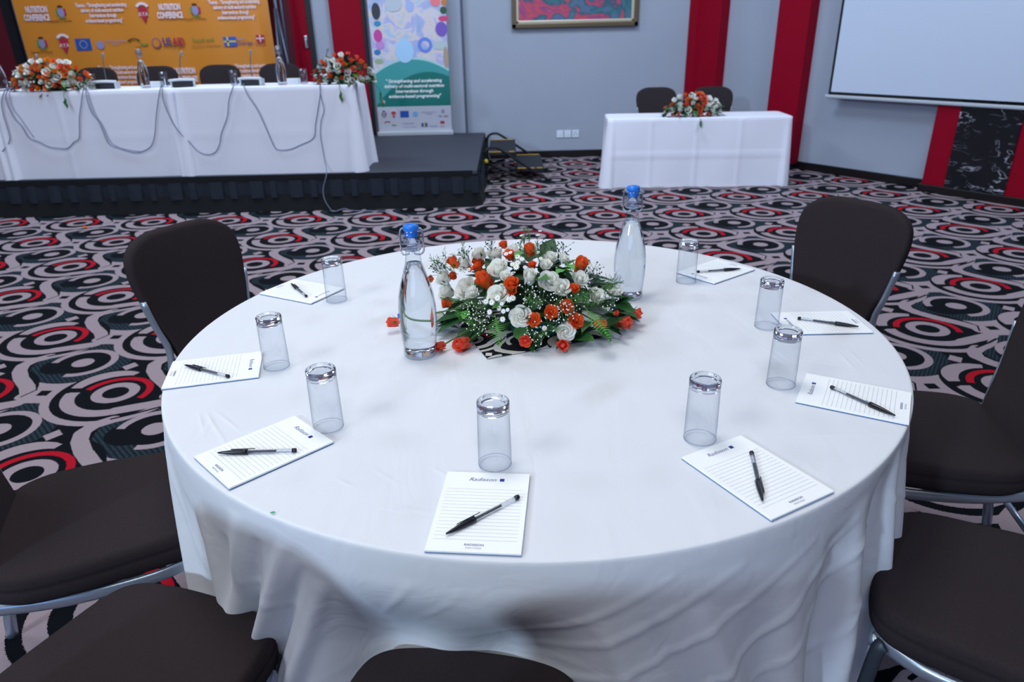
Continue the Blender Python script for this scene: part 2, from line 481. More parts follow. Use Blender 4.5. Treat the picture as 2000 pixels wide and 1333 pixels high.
# measured boards: each tread is a dark board tipped towards the room with a strip on both long edges
def board(q, th, nm):
    P = [Vector(p) for p in q]; n_ = (P[1] - P[0]).cross(P[3] - P[0]).normalized()
    vs = P + [p_ - n_ * th for p_ in P]
    return L(mesh(nm, vs, [(0, 1, 2, 3), (7, 6, 5, 4), (0, 4, 5, 1), (1, 5, 6, 2), (2, 6, 7, 3), (3, 7, 4, 0)]), nm, mat('tread_black', '1b1e26', .6), st2)
def tread(x0, x1, y0, y1, z):
    bd = L(box(x0, x1, y0, y1, z - .035, z, .004, 1), 'tread', mat('tread_black', '15181f', .6), st2)
    for yy in (y0 + .0, y1 - .035):
        sx_ = (x0 + .005, x0 + (x1 - x0) * .64) if yy == y0 else (x0 + .01, x1 - .02)
        o = L(box(sx_[0], sx_[1], yy, yy + .035, z, z + .004), 'edge_strip', M_YEL, st2)
        if yy == y0:
            L(box(x0 + (x1 - x0) * .74, x1 - .02, yy, yy + .035, z, z + .004), 'edge_strip', M_YEL, st2)
tread(-.255, .04, 6.02, 7.0, .30)
tread(.045, .34, 6.0, 6.95, .125)
for yy, nm in ((5.96, 'rail'), (7.1, 'rail')):
    pts = [(-.30, yy, .05), (-.30, yy, .27), (-.27, yy, .34), (-.20, yy, .36), (-.12, yy, .33), (.12, yy, .17), (.30, yy, .05), (.36, yy, .02), (.36, yy, .0)]
    L(tube(catmull(pts, 5), .014, 8), nm, M_BLK, st2)
    L(tube([(-.30, yy, .20), (-.05, yy, .10), (.22, yy, .01)], .011, 8), 'lower_rail', M_BLK, st2)
    L(tube([(-.22, yy + .03, .01), (.10, yy + .03, .11)], .009, 8), 'brace', M_BLK, st2)
L(tube([(-.29, 5.97, .01), (-.29, 7.1, .01)], .011), 'stretcher', M_BLK, st2)
g = lathe([(0, -.012), (.02, -.012), (.024, 0), (.02, .02), (.008, .03), (0, .03)], 12)
o = link('yellow_knob', g, mat('yellow_plastic', 'c9b520', .4)); o.location = (-.285, 5.93, .215); tag(o, 'small yellow screw knob at the stage corner by the steps', 'knob')

# ------------------------------------------------------------------ textile materials
def cloth_mat(name, col, wr=.4, scale=9):
    m = mat(name, col, .85, spec=.15)
    nt = m.node_tree; b = nt.nodes['Principled BSDF']
    tc = nt.nodes.new('ShaderNodeTexCoord'); mp = nt.nodes.new('ShaderNodeMapping'); mp.inputs['Scale'].default_value = (1, .35, 1); mp.inputs['Rotation'].default_value = (0, 0, .5)
    nt.links.new(tc.outputs['Object'], mp.inputs[0])
    n = nt.nodes.new('ShaderNodeTexNoise'); n.inputs['Scale'].default_value = scale; n.inputs['Detail'].default_value = 3; n.inputs['Distortion'].default_value = 1.2
    nt.links.new(mp.outputs[0], n.inputs['Vector'])
    bp = nt.nodes.new('ShaderNodeBump'); bp.inputs['Strength'].default_value = wr; bp.inputs['Distance'].default_value = .01
    nt.links.new(n.outputs['Fac'], bp.inputs['Height'])
    n3 = nt.nodes.new('ShaderNodeTexNoise'); n3.inputs['Scale'].default_value = 700; nt.links.new(tc.outputs['Object'], n3.inputs['Vector'])
    b2 = nt.nodes.new('ShaderNodeBump'); b2.inputs['Strength'].default_value = .15; b2.inputs['Distance'].default_value = .0006
    nt.links.new(n3.outputs['Fac'], b2.inputs['Height']); nt.links.new(bp.outputs[0], b2.inputs['Normal']); nt.links.new(b2.outputs[0], b.inputs['Normal'])
    return m
M_CLOTH = cloth_mat('white_linen', 'dfe3ea', .30, 9)
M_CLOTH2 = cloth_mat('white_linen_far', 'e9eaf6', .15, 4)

# ------------------------------------------------------------------ chairs
M_FAB = mat('charcoal_weave', '322c2f', .9, spec=.1, noise=(260, .22), bump=(600, .5, .002))
M_SIL = mat('silver_metal', 'a9b6c6', .3, .7)
M_GRY = mat('grey_metal', '3c454f', .45, .5)


def pad_mesh(outline, th, dome, edge, n_in=7, nm='pad', bend=None, flat_bottom=True):
    """upholstered pad from an outline (x,y list) -> local z thickness"""
    O_ = [Vector((x, y)) for x, y in outline]; c = sum(O_, Vector((0, 0))) / len(O_); n = len(O_)
    prof = []   # (scale, z)
    for k in range(n_in): s = k / n_in * .93; prof.append((s, th + dome * (1 - s ** 2.5)))
    for k in range(6):
        a = k / 5 * PI / 2; prof.append((.93 + .07 * math.sin(a), th - edge + edge * math.cos(a) + dome * .16 * math.cos(a)))
    prof += [(1.004, th - edge - .006), (.992, th - edge - .010), (1.004, th - edge - .015), (1.0, edge * .6), (.96, 0.0)]
    vs = []; fs = []
    vs.append((c.x, c.y, th + dome))
    for s, z in prof[1:]:
        for p_ in O_:
            q_ = c + (p_ - c) * s; vs.append((q_.x, q_.y, z))
    m_ = len(prof) - 1
    for k in range(n): fs.append((0, 1 + k, 1 + (k + 1) % n))
    for i in range(m_ - 1):
        for k in range(n):
            k2 = (k + 1) % n; a = 1 + i * n; fs.append((a + k, a + n + k, a + n + k2, a + k2))
    fs.append(tuple(1 + (m_ - 1) * n + k for k in range(n - 1, -1, -1)))
    if bend: vs = [bend(*v) for v in vs]
    me = mesh(nm, vs, fs, True)
    bm = bmesh.new(); bm.from_mesh(me); bmesh.ops.recalc_face_normals(bm, faces=bm.faces); bm.to_mesh(me); bm.free(); me.polygons.foreach_set('use_smooth', [True] * len(me.polygons)); return me


def smooth_closed(pts, n=5):
    P = [Vector((*p, 0)) for p in pts]; m_ = len(P); out = []
    for i in range(m_):
        p0, p1, p2, p3 = P[i - 1], P[i], P[(i + 1) % m_], P[(i + 2) % m_]
        for k in range(n):
            t = k / n
            v = .5 * ((2 * p1) + (-p0 + p2) * t + (2 * p0 - 5 * p1 + 4 * p2 - p3) * t * t + (-p0 + 3 * p1 - 3 * p2 + p3) * t ** 3)
            out.append((v.x, v.y))
    return out


def make_chair(label, group=None):
    # local: x = right, y = forward (towards the table), origin on the floor below the seat centre
    t = thing('banquet_chair', label, 'chair', group=group)
    seat_o = smooth_closed([(0, .235), (.10, .230), (.165, .212), (.197, .165), (.212, .05), (.220, -.06), (.208, -.17), (.15, -.228), (0, -.235), (-.15, -.228), (-.208, -.17), (-.220, -.06), (-.212, .05), (-.197, .165), (-.165, .212), (-.10, .230)])
    s = link('seat', pad_mesh(seat_o, .075, .014, .022, nm='seat'), M_FAB, t); s.location = (0, 0, .385)
    back_o = smooth_closed([(0, .445), (.12, .44), (.195, .40), (.215, .33), (.20, .22), (.165, .10), (.14, .0), (.10, -.03), (0, -.035), (-.10, -.03), (-.14, 0), (-.165, .10), (-.20, .22), (-.215, .33), (-.195, .40), (-.12, .44)])
    def bend(x, y, z):     # outline y -> up, pad z -> forward; curved back
        tt = y / .445; return (x, -.215 - .10 * tt - .01 * math.sin(tt * 3) + .22 * x * x * 1.4 + z - .035, .455 + y)
    link('backrest', pad_mesh(back_o, .040, .006, .014, nm='backrest', bend=bend), M_FAB, t)
    for sx_ in (-1, 1):
        rear = [(.195 * sx_, -.345, .0), (.195 * sx_, -.325, .12), (.195 * sx_, -.275, .32), (.185 * sx_, -.245, .42), (.172 * sx_, -.245, .52), (.186 * sx_, -.262, .60), (.205 * sx_, -.275, .70)]
        link('leg', tube(catmull(rear, 4), .015, 10, 'leg', flat=.6, upv=(0, 1, 0)), M_SIL, t)
        front = [(.175 * sx_, .19, .375), (.18 * sx_, .20, .34), (.185 * sx_, .215, .1), (.188 * sx_, .225, .0)]
        link('leg', tube(catmull(front, 4), .014, 10, 'leg', flat=.65, upv=(0, 1, 0)), M_GRY, t)
        rail = [(.15 * sx_, .21, .366), (.19 * sx_, .12, .362), (.198 * sx_, 0, .362), (.192 * sx_, -.12, .366), (.178 * sx_, -.26, .385)]
        link('side_rail', tube(catmull(rail, 4), .016, 10, 'rail', flat=.55, upv=(0, 0, 1)), M_SIL, t)
        foot = lathe([(0, 0), (.017, 0), (.019, .012), (.014, .024), (0, .024)], 12)
    link('cross_bar', tube([(-.17, .205, .366), (0, .215, .366), (.17, .205, .366)], .012, 8), M_SIL, t)
    link('cross_bar', tube([(-.185, -.30, .20), (.185, -.30, .20)], .009, 8), M_SIL, t)
    return t


CH = make_chair('charcoal banquet chair pushed up to the near edge, mostly hidden below the tablecloth')
ALLP.update(kids_map())
def place(o, x, y, facing_deg, z=0, sc=1):
    o.location = (x, y, z); o.rotation_euler = (0, 0, R(facing_deg - 90)); o.scale = (sc, sc, sc)
place(CH, -.17, -1.018, 81)
GR = 'charcoal chairs round the banquet table'
CH['group'] = GR
for (x, y, f, lab) in (
    (-.75, -.85, 70, 'charcoal banquet chair at the bottom left, turned between two notepads'),
    (-1.03, -.33, 23, 'charcoal banquet chair at the left edge with silver rail showing'),
    (-.90, .455, -30, 'charcoal banquet chair beyond the table, back left, backrest tilted left'),
    (.92, .575, 212, 'charcoal banquet chair beyond the table, back right, backrest against carpet'),
    (1.06, -.05, 168, 'charcoal banquet chair at the right edge with its seat below the tablecloth'),
    (.905, -.68, 147, 'brownish charcoal banquet chair at the bottom right corner')):
    c = copy_tree(CH); c['label'] = lab; place(c, x, y, f)
hx_ = [(-4.72, 'dark chair behind the head table, left end behind the flowers'), (-4.10, 'dark chair behind the head table, right beside the left flowers'), (-3.50, 'dark chair behind the head table, centre, behind the carafe'), (-2.88, 'dark chair behind the head table, second from the right'), (-2.29, 'dark chair behind the head table, at its right end')]
for x, lab in hx_:
    c = copy_tree(CH); c['label'] = lab; c['group'] = 'dark chairs behind the head table'
    place(c, x * (6.2 + 1.726) / (5.7 + 1.726) + .01, 5.93, -90, ZS)
for x, lab in ((1.56, 'dark chair behind the small table, left of its flowers'), (2.15, 'dark chair behind the small table, right of its flowers')):
    c = copy_tree(CH); c['label'] = lab; c['group'] = 'dark chairs behind the small table'
    place(c, x, 5.93 if x > 2 else 6.0, -92)

# ------------------------------------------------------------------ round table and its cloth
rt = thing('round_table', 'round banquet table hidden under the white cloth', 'table')
link('tabletop', lathe([(0, ZT - .035), (.885, ZT - .035), (.888, ZT - .03), (.888, ZT - .012), (.885, ZT - .008), (0, ZT - .008)], 96), mat('plywood', '8a6a48', .6), rt)
for k in range(4):
    a = PI / 4 + k * PI / 2
    link('leg', tube([(.42 * math.cos(a), .42 * math.sin(a), ZT - .035), (.5 * math.cos(a), .5 * math.sin(a), 0)], .014, 8), M_SIL, rt)


def g1(d, w_): return math.exp(-(d / w_) ** 2)


def ztop(X, Y):
    # fine crumples of the table top, metres
    return 0.0
WR = []   # (p0, p1, height, width)
for (x0, y0, x1, y1, h_, w_) in ((352, 878, 395, 850, .0022, .004), (395, 850, 412, 822, .0018, .0035), (388, 805, 398, 845, .0018, .003), (404, 806, 420, 835, .002, .0035), (412, 822, 445, 872, .0016, .004), (420, 802, 470, 842, .0016, .004),
                               (470, 842, 520, 840, .001, .005), (590, 825, 600, 810, .0018, .003), (610, 800, 625, 825, .0012, .004), (500, 965, 640, 925, .001, .005), (575, 975, 660, 932, .0009, .004), (655, 932, 690, 950, .0014, .003), (730, 915, 780, 945, .001, .004),
                               (845, 912, 875, 930, .0018, .003), (740, 985, 880, 1005, .0008, .005), (316, 812, 350, 795, .001, .004), (1000, 985, 1010, 1000, .0005, .004), (1640, 690, 1670, 720, .0014, .004), (1655, 680, 1690, 715, .0012, .004), (1560, 700, 1650, 712, .0007, .006),
                               (1300, 930, 1380, 905, .0006, .006), (1580, 905, 1600, 925, .0012, .003), (1520, 850, 1760, 846, .0008, .005), (380, 660, 520, 610, .0008, .003), (740, 990, 800, 1000, .001, .003), (1060, 980, 1180, 950, .0006, .006), (560, 700, 620, 690, .0005, .005)):
    a = atz(x0, y0, ZT); b_ = atz(x1, y1, ZT); WR.append((a.x, a.y, b_.x, b_.y, h_, w_))


def cloth_round():
    NT = 900; RT_ = 170; RS = 96
    th = np.linspace(0, 2 * PI, NT, endpoint=False)
    rr = np.concatenate([np.linspace(.004, .60, 60, endpoint=False), np.linspace(.60, .892, RT_ - 60)])
    Rg, Tg = np.meshgrid(rr, th, indexing='ij')
    X = Rg * np.cos(Tg); Y = Rg * np.sin(Tg); Z = np.full_like(X, ZT - .002)
    for (x0, y0, x1, y1, h_, w_) in WR:
        dx, dy = x1 - x0, y1 - y0; L2 = dx * dx + dy * dy
        t = np.clip(((X - x0) * dx + (Y - y0) * dy) / L2, 0, 1)
        d = np.hypot(X - x0 - t * dx, Y - y0 - t * dy); Z += h_ * .8 * np.exp(-(d / w_) ** 2) * np.sin(np.clip(t, .12, .88) * PI)
    # skirt
    tt = np.linspace(0, 1, RS); Ts, Th = np.meshgrid(tt, th, indexing='ij')
    top = .02     # rounded shoulder
    zsk = np.where(Ts < .06, 0, 0)
    deg = np.degrees(Th); deg = np.where(deg > 180, deg - 360, deg)
    zz = ZT - .0025 - np.where(Ts < .08, (Ts / .08) * .012, .012 + (Ts - .08) / .92 * (ZT - .022))
    drop = (ZT - zz)
    prof = np.clip((drop - .03) / .35, 0, 1.3)
    base = .898 + .002 * np.clip(drop / .03, 0, 1) + .010 * Ts - .012 * np.exp(-((deg + 38) / 16) ** 2) * np.clip(drop / .1, 0, 1)
    # folds: (angle at rim deg, drift deg per metre of drop, width deg, amplitude, start drop)
    folds = [(-165, 6, 4.2, .030, .02), (-158, 12, 2.6, -.020, .05), (-151, 16, 3.0, .026, .03), (-143, 14, 2.4, -.02, .1), (-137, 12, 2.6, .022, .08), (-131, 6, 2.2, -.024, .1),
             (-126, -16, 2.0, .026, .03), (-122, -22, 1.6, -.030, .06), (-118, -26, 1.6, .030, .04), (-114.5, -30, 1.3, -.030, .08), (-112, -26, 1.5, .022, .1),
             (-88, 22, 1.6, .014, .12), (-84, 30, 1.5, -.014, .12), (-78, 26, 2.0, .022, .12), (-71, 16, 2.6, -.012, .15), (-64, 8, 3.2, .022, .12), (-56, 3, 2.6, -.022, .08), (-51, 2, 2.8, .026, .05),
             (-45.5, 1, 1.8, -.040, .03), (-41, 0, 2.0, .034, .02), (-37, -1, 1.5, -.034, .05), (-33.5, -1, 1.9, .032, .03), (-28, 0, 2.2, -.024, .04), (-23, 2, 3, .026, .03), (-14, 0, 3, -.02, .05), (-6, 0, 3, .024, .05), (5, 0, 4, -.02, .05)]
    for k in range(17):
        folds.append((14 + k * 10.5 + 3 * math.sin(k * 2.3), 0, 3.4, .026 * (-1) ** k, .04))
    off = np.zeros_like(Ts)
    for (a0, dr, wd, am, s0) in folds:
        d = (deg - a0 - dr * drop + 180) % 360 - 180
        g = np.clip((drop - s0) / .24, 0, 1.4) ** .7
        off += am * (1.15 if -66 < a0 < -25 else .9) * g * np.exp(-(np.abs(d) / (wd * .85 * (.75 + .5 * np.clip(drop, 0, 1)))) ** 2.4)
    # diagonal drag wrinkles (small)
    for (a0, z0, a1, z1, am, wd) in ((-78, .05, -100, .24, .006, .010), (-70, .06, -96, .27, .006, .012), (-60, .07, -92, .33, .006, .010), (-52, .08, -78, .36, .007, .012), (-47, .10, -72, .42, .006, .010), (-46, .19, -60, .55, .006, .01), (-44, .14, -52, .15, .006, .008), (-43, .26, -52, .29, .006, .009),
                                     (-42, .12, -33, .19, .007, .008), (-40, .40, -35, .52, .006, .008), (-52, .53, -40, .50, .006, .008), (-104, .06, -110, .2, .006, .008), (-99, .07, -106, .2, .004, .006), (-127, .09, -131, .26, .005, .008), (-136, .04, -134, .2, .005, .008), (-150, .05, -140, .3, .007, .010), (-158, .1, -149, .35, .006, .01), (-120, .2, -128, .19, .006, .01), (-96, .28, -86, .25, .006, .01), (-92, .32, -84, .27, .005, .008)):
        sx0, sx1 = math.radians(a0) * .9, math.radians(a1) * .9; Xs = np.radians(deg) * .9
        dx, dy = sx1 - sx0, z1 - z0; L2 = dx * dx + dy * dy
        t = np.clip(((Xs - sx0) * dx + (drop - z0) * dy) / L2, 0, 1)
        d = np.hypot(Xs - sx0 - t * dx, drop - z0 - t * dy); off += .55 * am * np.exp(-(d / (wd * .6)) ** 2) * np.sin(np.clip(t, .06, .94) * PI) ** .5
    # pushed in by the chair seats
    for (a0, hw, dep) in ((-101, 14, .10), (-3, 15, .075), (188, 8, .12), (152, 15, .12), (34, 15, .12)):
        d = (deg - a0 + 180) % 360 - 180
        m_ = 1 / (1 + np.exp((np.abs(d) - hw) / 2.0))
        g = np.clip((drop - .06) / .24, 0, 1); g = g * g * (3 - 2 * g)
        off = off * (1 - (.6 if dep > .05 else 0) * m_ * g) - dep * m_ * g
    # soft billow above the near chair
    off += .012 * np.sin(np.radians(deg) * 26 + drop * 16) * np.clip(drop - .1, 0, .25) * 4 * np.exp(-((deg + 99) / 14) ** 2)
    Rk = base + off
    Xk = Rk * np.cos(Th); Yk = Rk * np.sin(Th)
    # shoulder shaping
    s = np.clip(drop / .009, 0, 1); Rk2 = np.where(drop < .009, .892 + (Rk - .892) * np.sqrt(np.clip(1 - (1 - s) ** 2, 0, 1)), Rk)
    Xk = Rk2 * np.cos(Th); Yk = Rk2 * np.sin(Th)
    V = np.concatenate([np.stack([X, Y, Z], -1).reshape(-1, 3), np.stack([Xk, Yk, zz], -1).reshape(-1, 3)])
    rows = len(rr) + RS
    i, j = np.meshgrid(np.arange(rows - 1), np.arange(NT), indexing='ij'); j2 = (j + 1) % NT
    Fq = np.stack([i * NT + j, i * NT + j2, (i + 1) * NT + j2, (i + 1) * NT + j], -1).reshape(-1, 4)[:, ::-1]
    me = bpy.data.meshes.new('tablecloth')
    me.vertices.add(len(V)); me.vertices.foreach_set('co', V.ravel())
    nf = len(Fq); me.loops.add(nf * 4 + NT); me.polygons.add(nf + 1)
    lv = np.concatenate([Fq.ravel(), np.arange(NT)]); me.loops.foreach_set('vertex_index', lv.astype(np.int32))
    me.polygons.foreach_set('loop_start', np.concatenate([np.arange(nf) * 4, [nf * 4]]).astype(np.int32))
    me.update(calc_edges=True); me.validate(); me.polygons.foreach_set('use_smooth', [True] * len(me.polygons)); return me


tc_ = link('tablecloth', cloth_round(), M_CLOTH)
tag(tc_, 'large round white tablecloth falling in folds over the near banquet table', 'tablecloth')
ls = link('leaf_scrap', mesh('leaf', [(0, 0, 0), (.006, .003, .002), (.01, 0, .001), (.006, -.003, .002), (0, 0, .0015)], [(0, 3, 2, 1), (0, 1, 2, 3)][:1] + [(4, 1, 2, 3)]), mat('bright_green_scrap', '2fa06a', .5))
q = atz(527, 1003, ZT); ls.location = q; tag(ls, 'tiny green leaf scrap on the near left rim of the tablecloth', 'leaf')

# ------------------------------------------------------------------ inverted glasses
M_GL = thin_glass('tumbler_glass', (.925, .94, .962), edge=(.34, .40, .5))
M_GLB = mat('solid_glass', 'f2f6fb', .0, trans=1, ior=1.36)
def make_glass():
    t = thing('drinking_glass', '', 'glass', group='upturned glasses on the round table')
    # rim at the table (z=0), base up at z=.13
    H_ = .130
    wall = lathe([(.0300, .0), (.0305, .001), (.0302, .03), (.0296, .07), (.0290, .108), (.0289, .112)], 40, cap=False)
    link('glass_wall', wall, M_GL, t)
    rim = lathe([(.0300, .0), (.0307, .0006), (.0309, .0014), (.0305, .0022), (.0299, .0022), (.0297, .0012), (.0300, .0)], 40, cap=False)
    link('rim', rim, thin_glass('rim_glass', (.84, .87, .91)), t)
    base = lathe([(0, .1135), (.020, .1145), (.026, .117), (.0283, .112), (.0290, .1105), (.0293, .113), (.0290, .1155), (.0293, .118), (.0293, .125), (.0288, .1285), (.0275, H_), (.0240, H_), (.0225, .1275), (.010, .1265), (0, .1262)], 40, cap=False)
    link('heavy_base', base, M_GLB, t)
    return t
G0 = make_glass(); ALLP.update(kids_map())
GP = [(657.6, 586, 'glass beside the far left notepad, partly in front of it'), (540.6, 715.5, 'glass right of the left edge notepad'), (641.7, 833, 'glass at the upper corner of the near left notepad'), (967, 905, 'glass behind the nearest front notepad'),
      (1366.6, 856.4, 'glass above the near right notepad'), (1524.5, 750.6, 'glass left of the right hand lined notepad, in front of another glass'), (1496.6, 637.5, 'glass at the left end of the notepad by the back right chair'), (1339.6, 549.5, 'glass at the table far edge, right of the carafe behind the flowers')]
for i, (x, y, lab) in enumerate(GP):
    c = G0 if i == 0 else copy_tree(G0)
    c.location = atz(x, y, ZT + .0005); c['label'] = 'clear upturned ' + lab; c.rotation_euler.z = i * .7

# ------------------------------------------------------------------ notepads and pens
mp_ = bpy.data.materials.new('ruled_paper'); mp_.use_nodes = True; nt = mp_.node_tree; b = nt.nodes['Principled BSDF']; b.inputs['Roughness'].default_value = .6
tc = nt.nodes.new('ShaderNodeTexCoord'); sp = nt.nodes.new('ShaderNodeSeparateXYZ'); nt.links.new(tc.outputs['Object'], sp.inputs[0]); N.nt = nt
yy = N(sp.outputs[1]); xx = N(sp.outputs[0])
fr_ = N.op('FRACT', (yy + .5) * (1 / .0088)); line = (fr_ < .075) * (yy < .062) * (yy > -.078) * (N.op('ABSOLUTE', xx) < .066)
mx = nt.nodes.new('ShaderNodeMix'); mx.data_type = 'RGBA'; mx.inputs[6].default_value = hx('fafdff') + (1,); mx.inputs[7].default_value = hx('9aaabd') + (1,); nt.links.new(line.k, mx.inputs[0]); nt.links.new(mx.outputs[2], b.inputs['Base Color'])
M_INK = mat('navy_print', '1c2f7d', .5)
TX1 = text_me('Radisson', .0135, .35); TX2 = text_me('RADISSON', .0064, 0, bold=.0001); TX3 = text_me('MEETINGS', .0048, 0, space=1.15)
PADS = [('front', (-.109, -.774), 84.6, 'plain looking white notepad at the near edge in front of the camera'), ('fr', (.369, -.690), 118.6, 'white lined notepad at the near right, pen lying lengthwise'),
        ('fl', (-.529, -.572), 44.6, 'white lined notepad at the near left with a pen across its lower end'), ('l', (-.761, -.210), 13.9, 'white lined notepad at the left edge, pointing right'),
        ('r', (.666, -.420), 150.4, 'white lined notepad at the right edge nearest the right chair'), ('br', (.765, -.006), 179.5, 'white lined notepad below the back right chair, corner behind a glass'),
        ('bl', (-.699, .343), -28.5, 'white notepad at the far left by the tilted chair'), ('bbr', (.612, .445), 217.5, 'white notepad at the far right beyond the glasses')]
def make_pad():
    t = thing('notepad', '', 'notepad', group='notepads laid round the table')
    link('paper_block', box(-.074, .074, -.105, .105, .0, .0035, .0004, 1), mp_, t)
    link('card_backing', box(-.0742, .0742, -.1052, .1052, -.0008, .0004), mat('blue_card', '5f86b8', .6), t)
    o = link('lettering', TX1, M_INK, t); o.location = (-.008, .083, .0037)
    link('logo_square', box(.0225, .0305, .079, .087, .0035, .0038), M_INK, t)
    o = link('lettering', TX2, M_INK, t); o.location = (.0, -.089, .0037)
    o = link('lettering', TX3, mat('grey_print', '6b7690', .5), t); o.location = (.0, -.0965, .0037)
    return t
P0_ = make_pad(); ALLP.update(kids_map())
for i, (k, (x, y), up_, lab) in enumerate(PADS):
    c = P0_ if i == 0 else copy_tree(P0_); c['label'] = lab
    c.location = (x, y, ZT + .0005); c.rotation_euler = (0, 0, R(up_ - 90))
M_PB = mat('pen_barrel', 'e9eef5', .05, trans=.92, ior=1.3); M_PC = mat('black_pen_cap', '141722', .25)
def make_pen():
    t = thing('ballpoint_pen', '', 'pen', group='capped ballpoint pens on the notepads')
    def ax(me): me.transform(Matrix.Rotation(PI / 2, 4, 'Y')); return me
    link('barrel', ax(lathe([(.0, -.020), (.0039, -.020), (.0041, .0), (.0041, .068), (.0, .068)], 6, smooth=False)), M_PB, t)
    link('ink_tube', ax(lathe([(0, -.02), (.0017, -.02), (.0017, .036), (0, .036)], 8)), mat('ink_blue_black', '191d3a', .4), t)
    link('end_plug', ax(lathe([(0, .066), (.0042, .066), (.0044, .072), (.0036, .074), (0, .074)], 12)), M_PC, t)
    link('cap', ax(lathe([(0, -.074), (.0014, -.0735), (.0028, -.064), (.0048, -.045), (.0055, -.026), (.0058, -.018), (.0050, -.0178), (0, -.018)], 14)), M_PC, t)
    link('clip', box(-.050, -.004, .0050, .0064, -.0015, .0015, .0005, 1), M_PC, t)
    return t
N0 = make_pen(); ALLP.update(kids_map())
PENS = [((872, 1043), (1012, 971), 'nearest front notepad'), ((1489, 977), (1468, 885), 'near right notepad, clip to the left'), ((424, 885), (580, 880), 'near left notepad'), ((360, 713), (448, 736), 'left edge notepad'),
        ((1746, 811), (1625, 757), 'right edge notepad'), ((1675, 638), (1560, 622), 'notepad below the back right chair'), ((567, 553), (600, 580), 'far left notepad'), ((1447, 525), (1361, 531), 'far right notepad')]
for i, (a, b_, lab) in enumerate(PENS):
    c = N0 if i == 0 else copy_tree(N0); A_ = atz(*a, ZT + .009); B_ = atz(*b_, ZT + .009); d = B_ - A_
    c.location = (A_ + B_) / 2; c.rotation_euler = (R(-35 if i in (1,) else (180 if i in (4, 5, 7) else -60)) * 0 + (PI if i in (1, 4, 5, 7) else .8), 0, math.atan2(d.y, d.x)); c['label'] = 'black capped clear ballpoint pen on the ' + lab

# ------------------------------------------------------------------ bottles
M_WAT = mat('bottled_water', 'f4f9fc', .0, trans=1, ior=1.33)
BPROF = [(0, .004), (.030, .003), (.038, .0), (.0405, .004), (.0408, .014), (.0395, .022), (.0405, .034), (.0440, .065), (.0455, .095), (.0448, .125), (.0415, .155), (.0350, .185), (.0265, .212), (.0195, .235), (.0168, .255), (.0160, .275), (.0158, .288)]
def make_bottle(label, det=True, scale=1):
    t = thing('carafe', label, 'bottle')
    link('glass_body', lathe(BPROF + [(.0170, .290), (.0175, .294), (.0165, .298), (.0145, .298)], 48, cap=False), thin_glass('carafe_glass', (.955, .965, .98), edge=(.42, .48, .6)), t)
    link('water', lathe([(0, .010)] + [(r_ - .0025, z_ + (.008 if z_ < .01 else 0)) for r_, z_ in BPROF[2:14]] + [(0, .235)], 48, cap=False), M_WAT, t)
    link('stopper', lathe([(0, .298), (.0140, .297), (.0152, .300), (.0152, .307), (.0142, .309), (.0150, .311), (.0178, .313), (.0182, .319), (.0172, .3245), (.010, .327), (0, .3272)], 28), mat('blue_stopper', '1f7ae0', .35), t)
    bm = bmesh.new()
    for sg in (-1, 1):
        pts = [(sg * .006, -.017, .262), (sg * .018, -.012, .258), (sg * .0255, 0, .262), (sg * .0262, 0, .275), (sg * .0258, 0, .305), (sg * .023, 0, .315), (sg * .016, 0, .318)]
        add_tube(bm, catmull(pts, 4), .0022, 8)
    add_tube(bm, [(.0185 * math.cos(a), .0185 * math.sin(a), .268) for a in np.linspace(0, 2 * PI, 25)[:-1]], .002, 6, closed=True)
    add_tube(bm, [(.0182 * math.cos(a), .0182 * math.sin(a), .284) for a in np.linspace(0, 2 * PI, 25)[:-1]], .0016, 6, closed=True)
    me = bm_mesh('clasp', bm, True); link('clasp', me, mat('clear_plastic', 'dfe6f4', .08, trans=.9, ior=1.4), t)
    cy = lathe([(.0262, .272), (.0266, .276), (.0266, .298), (.0255, .309), (.0220, .314)], 28, cap=False); link('stopper_core', lathe([(0, .262), (.009, .262), (.0125, .268), (.0128, .296), (0, .296)], 20), mat('clear_plastic'), t)
    link('clasp_collar', cy, thin_glass('clear_collar', (.86, .89, .94), .05, edge=(.3, .35, .48)), t)
    if det:
        bm = bmesh.new(); add_tube(bm, [(-.0455, .012 * 0 - .002, .098), (-.0455, -.002, .108)], .003, 6); link('printed_mark', bm_mesh('mark', bm), mat('blue_print', '2a6fe0', .4), t)
    return t
b1 = make_bottle('clear water carafe with blue stopper standing left of the flowers'); b1.location = atz(822, 692, ZT + .0005); b1['group'] = 'swing top water carafes on the round table'
b2 = make_bottle('clear water carafe with blue stopper standing behind the flowers on the right', det=False); b2.location = atz(1227, 580, ZT + .0005); b2['group'] = 'swing top water carafes on the round table'
tx = text_me('R', .016, .35); tx.transform(Matrix.Rotation(PI / 2, 4, 'X')); o = link('lettering', tx, mat('blue_print'), b2); o.location = (.036, -.030, .100); o.rotation_euler = (0, 0, R(50))

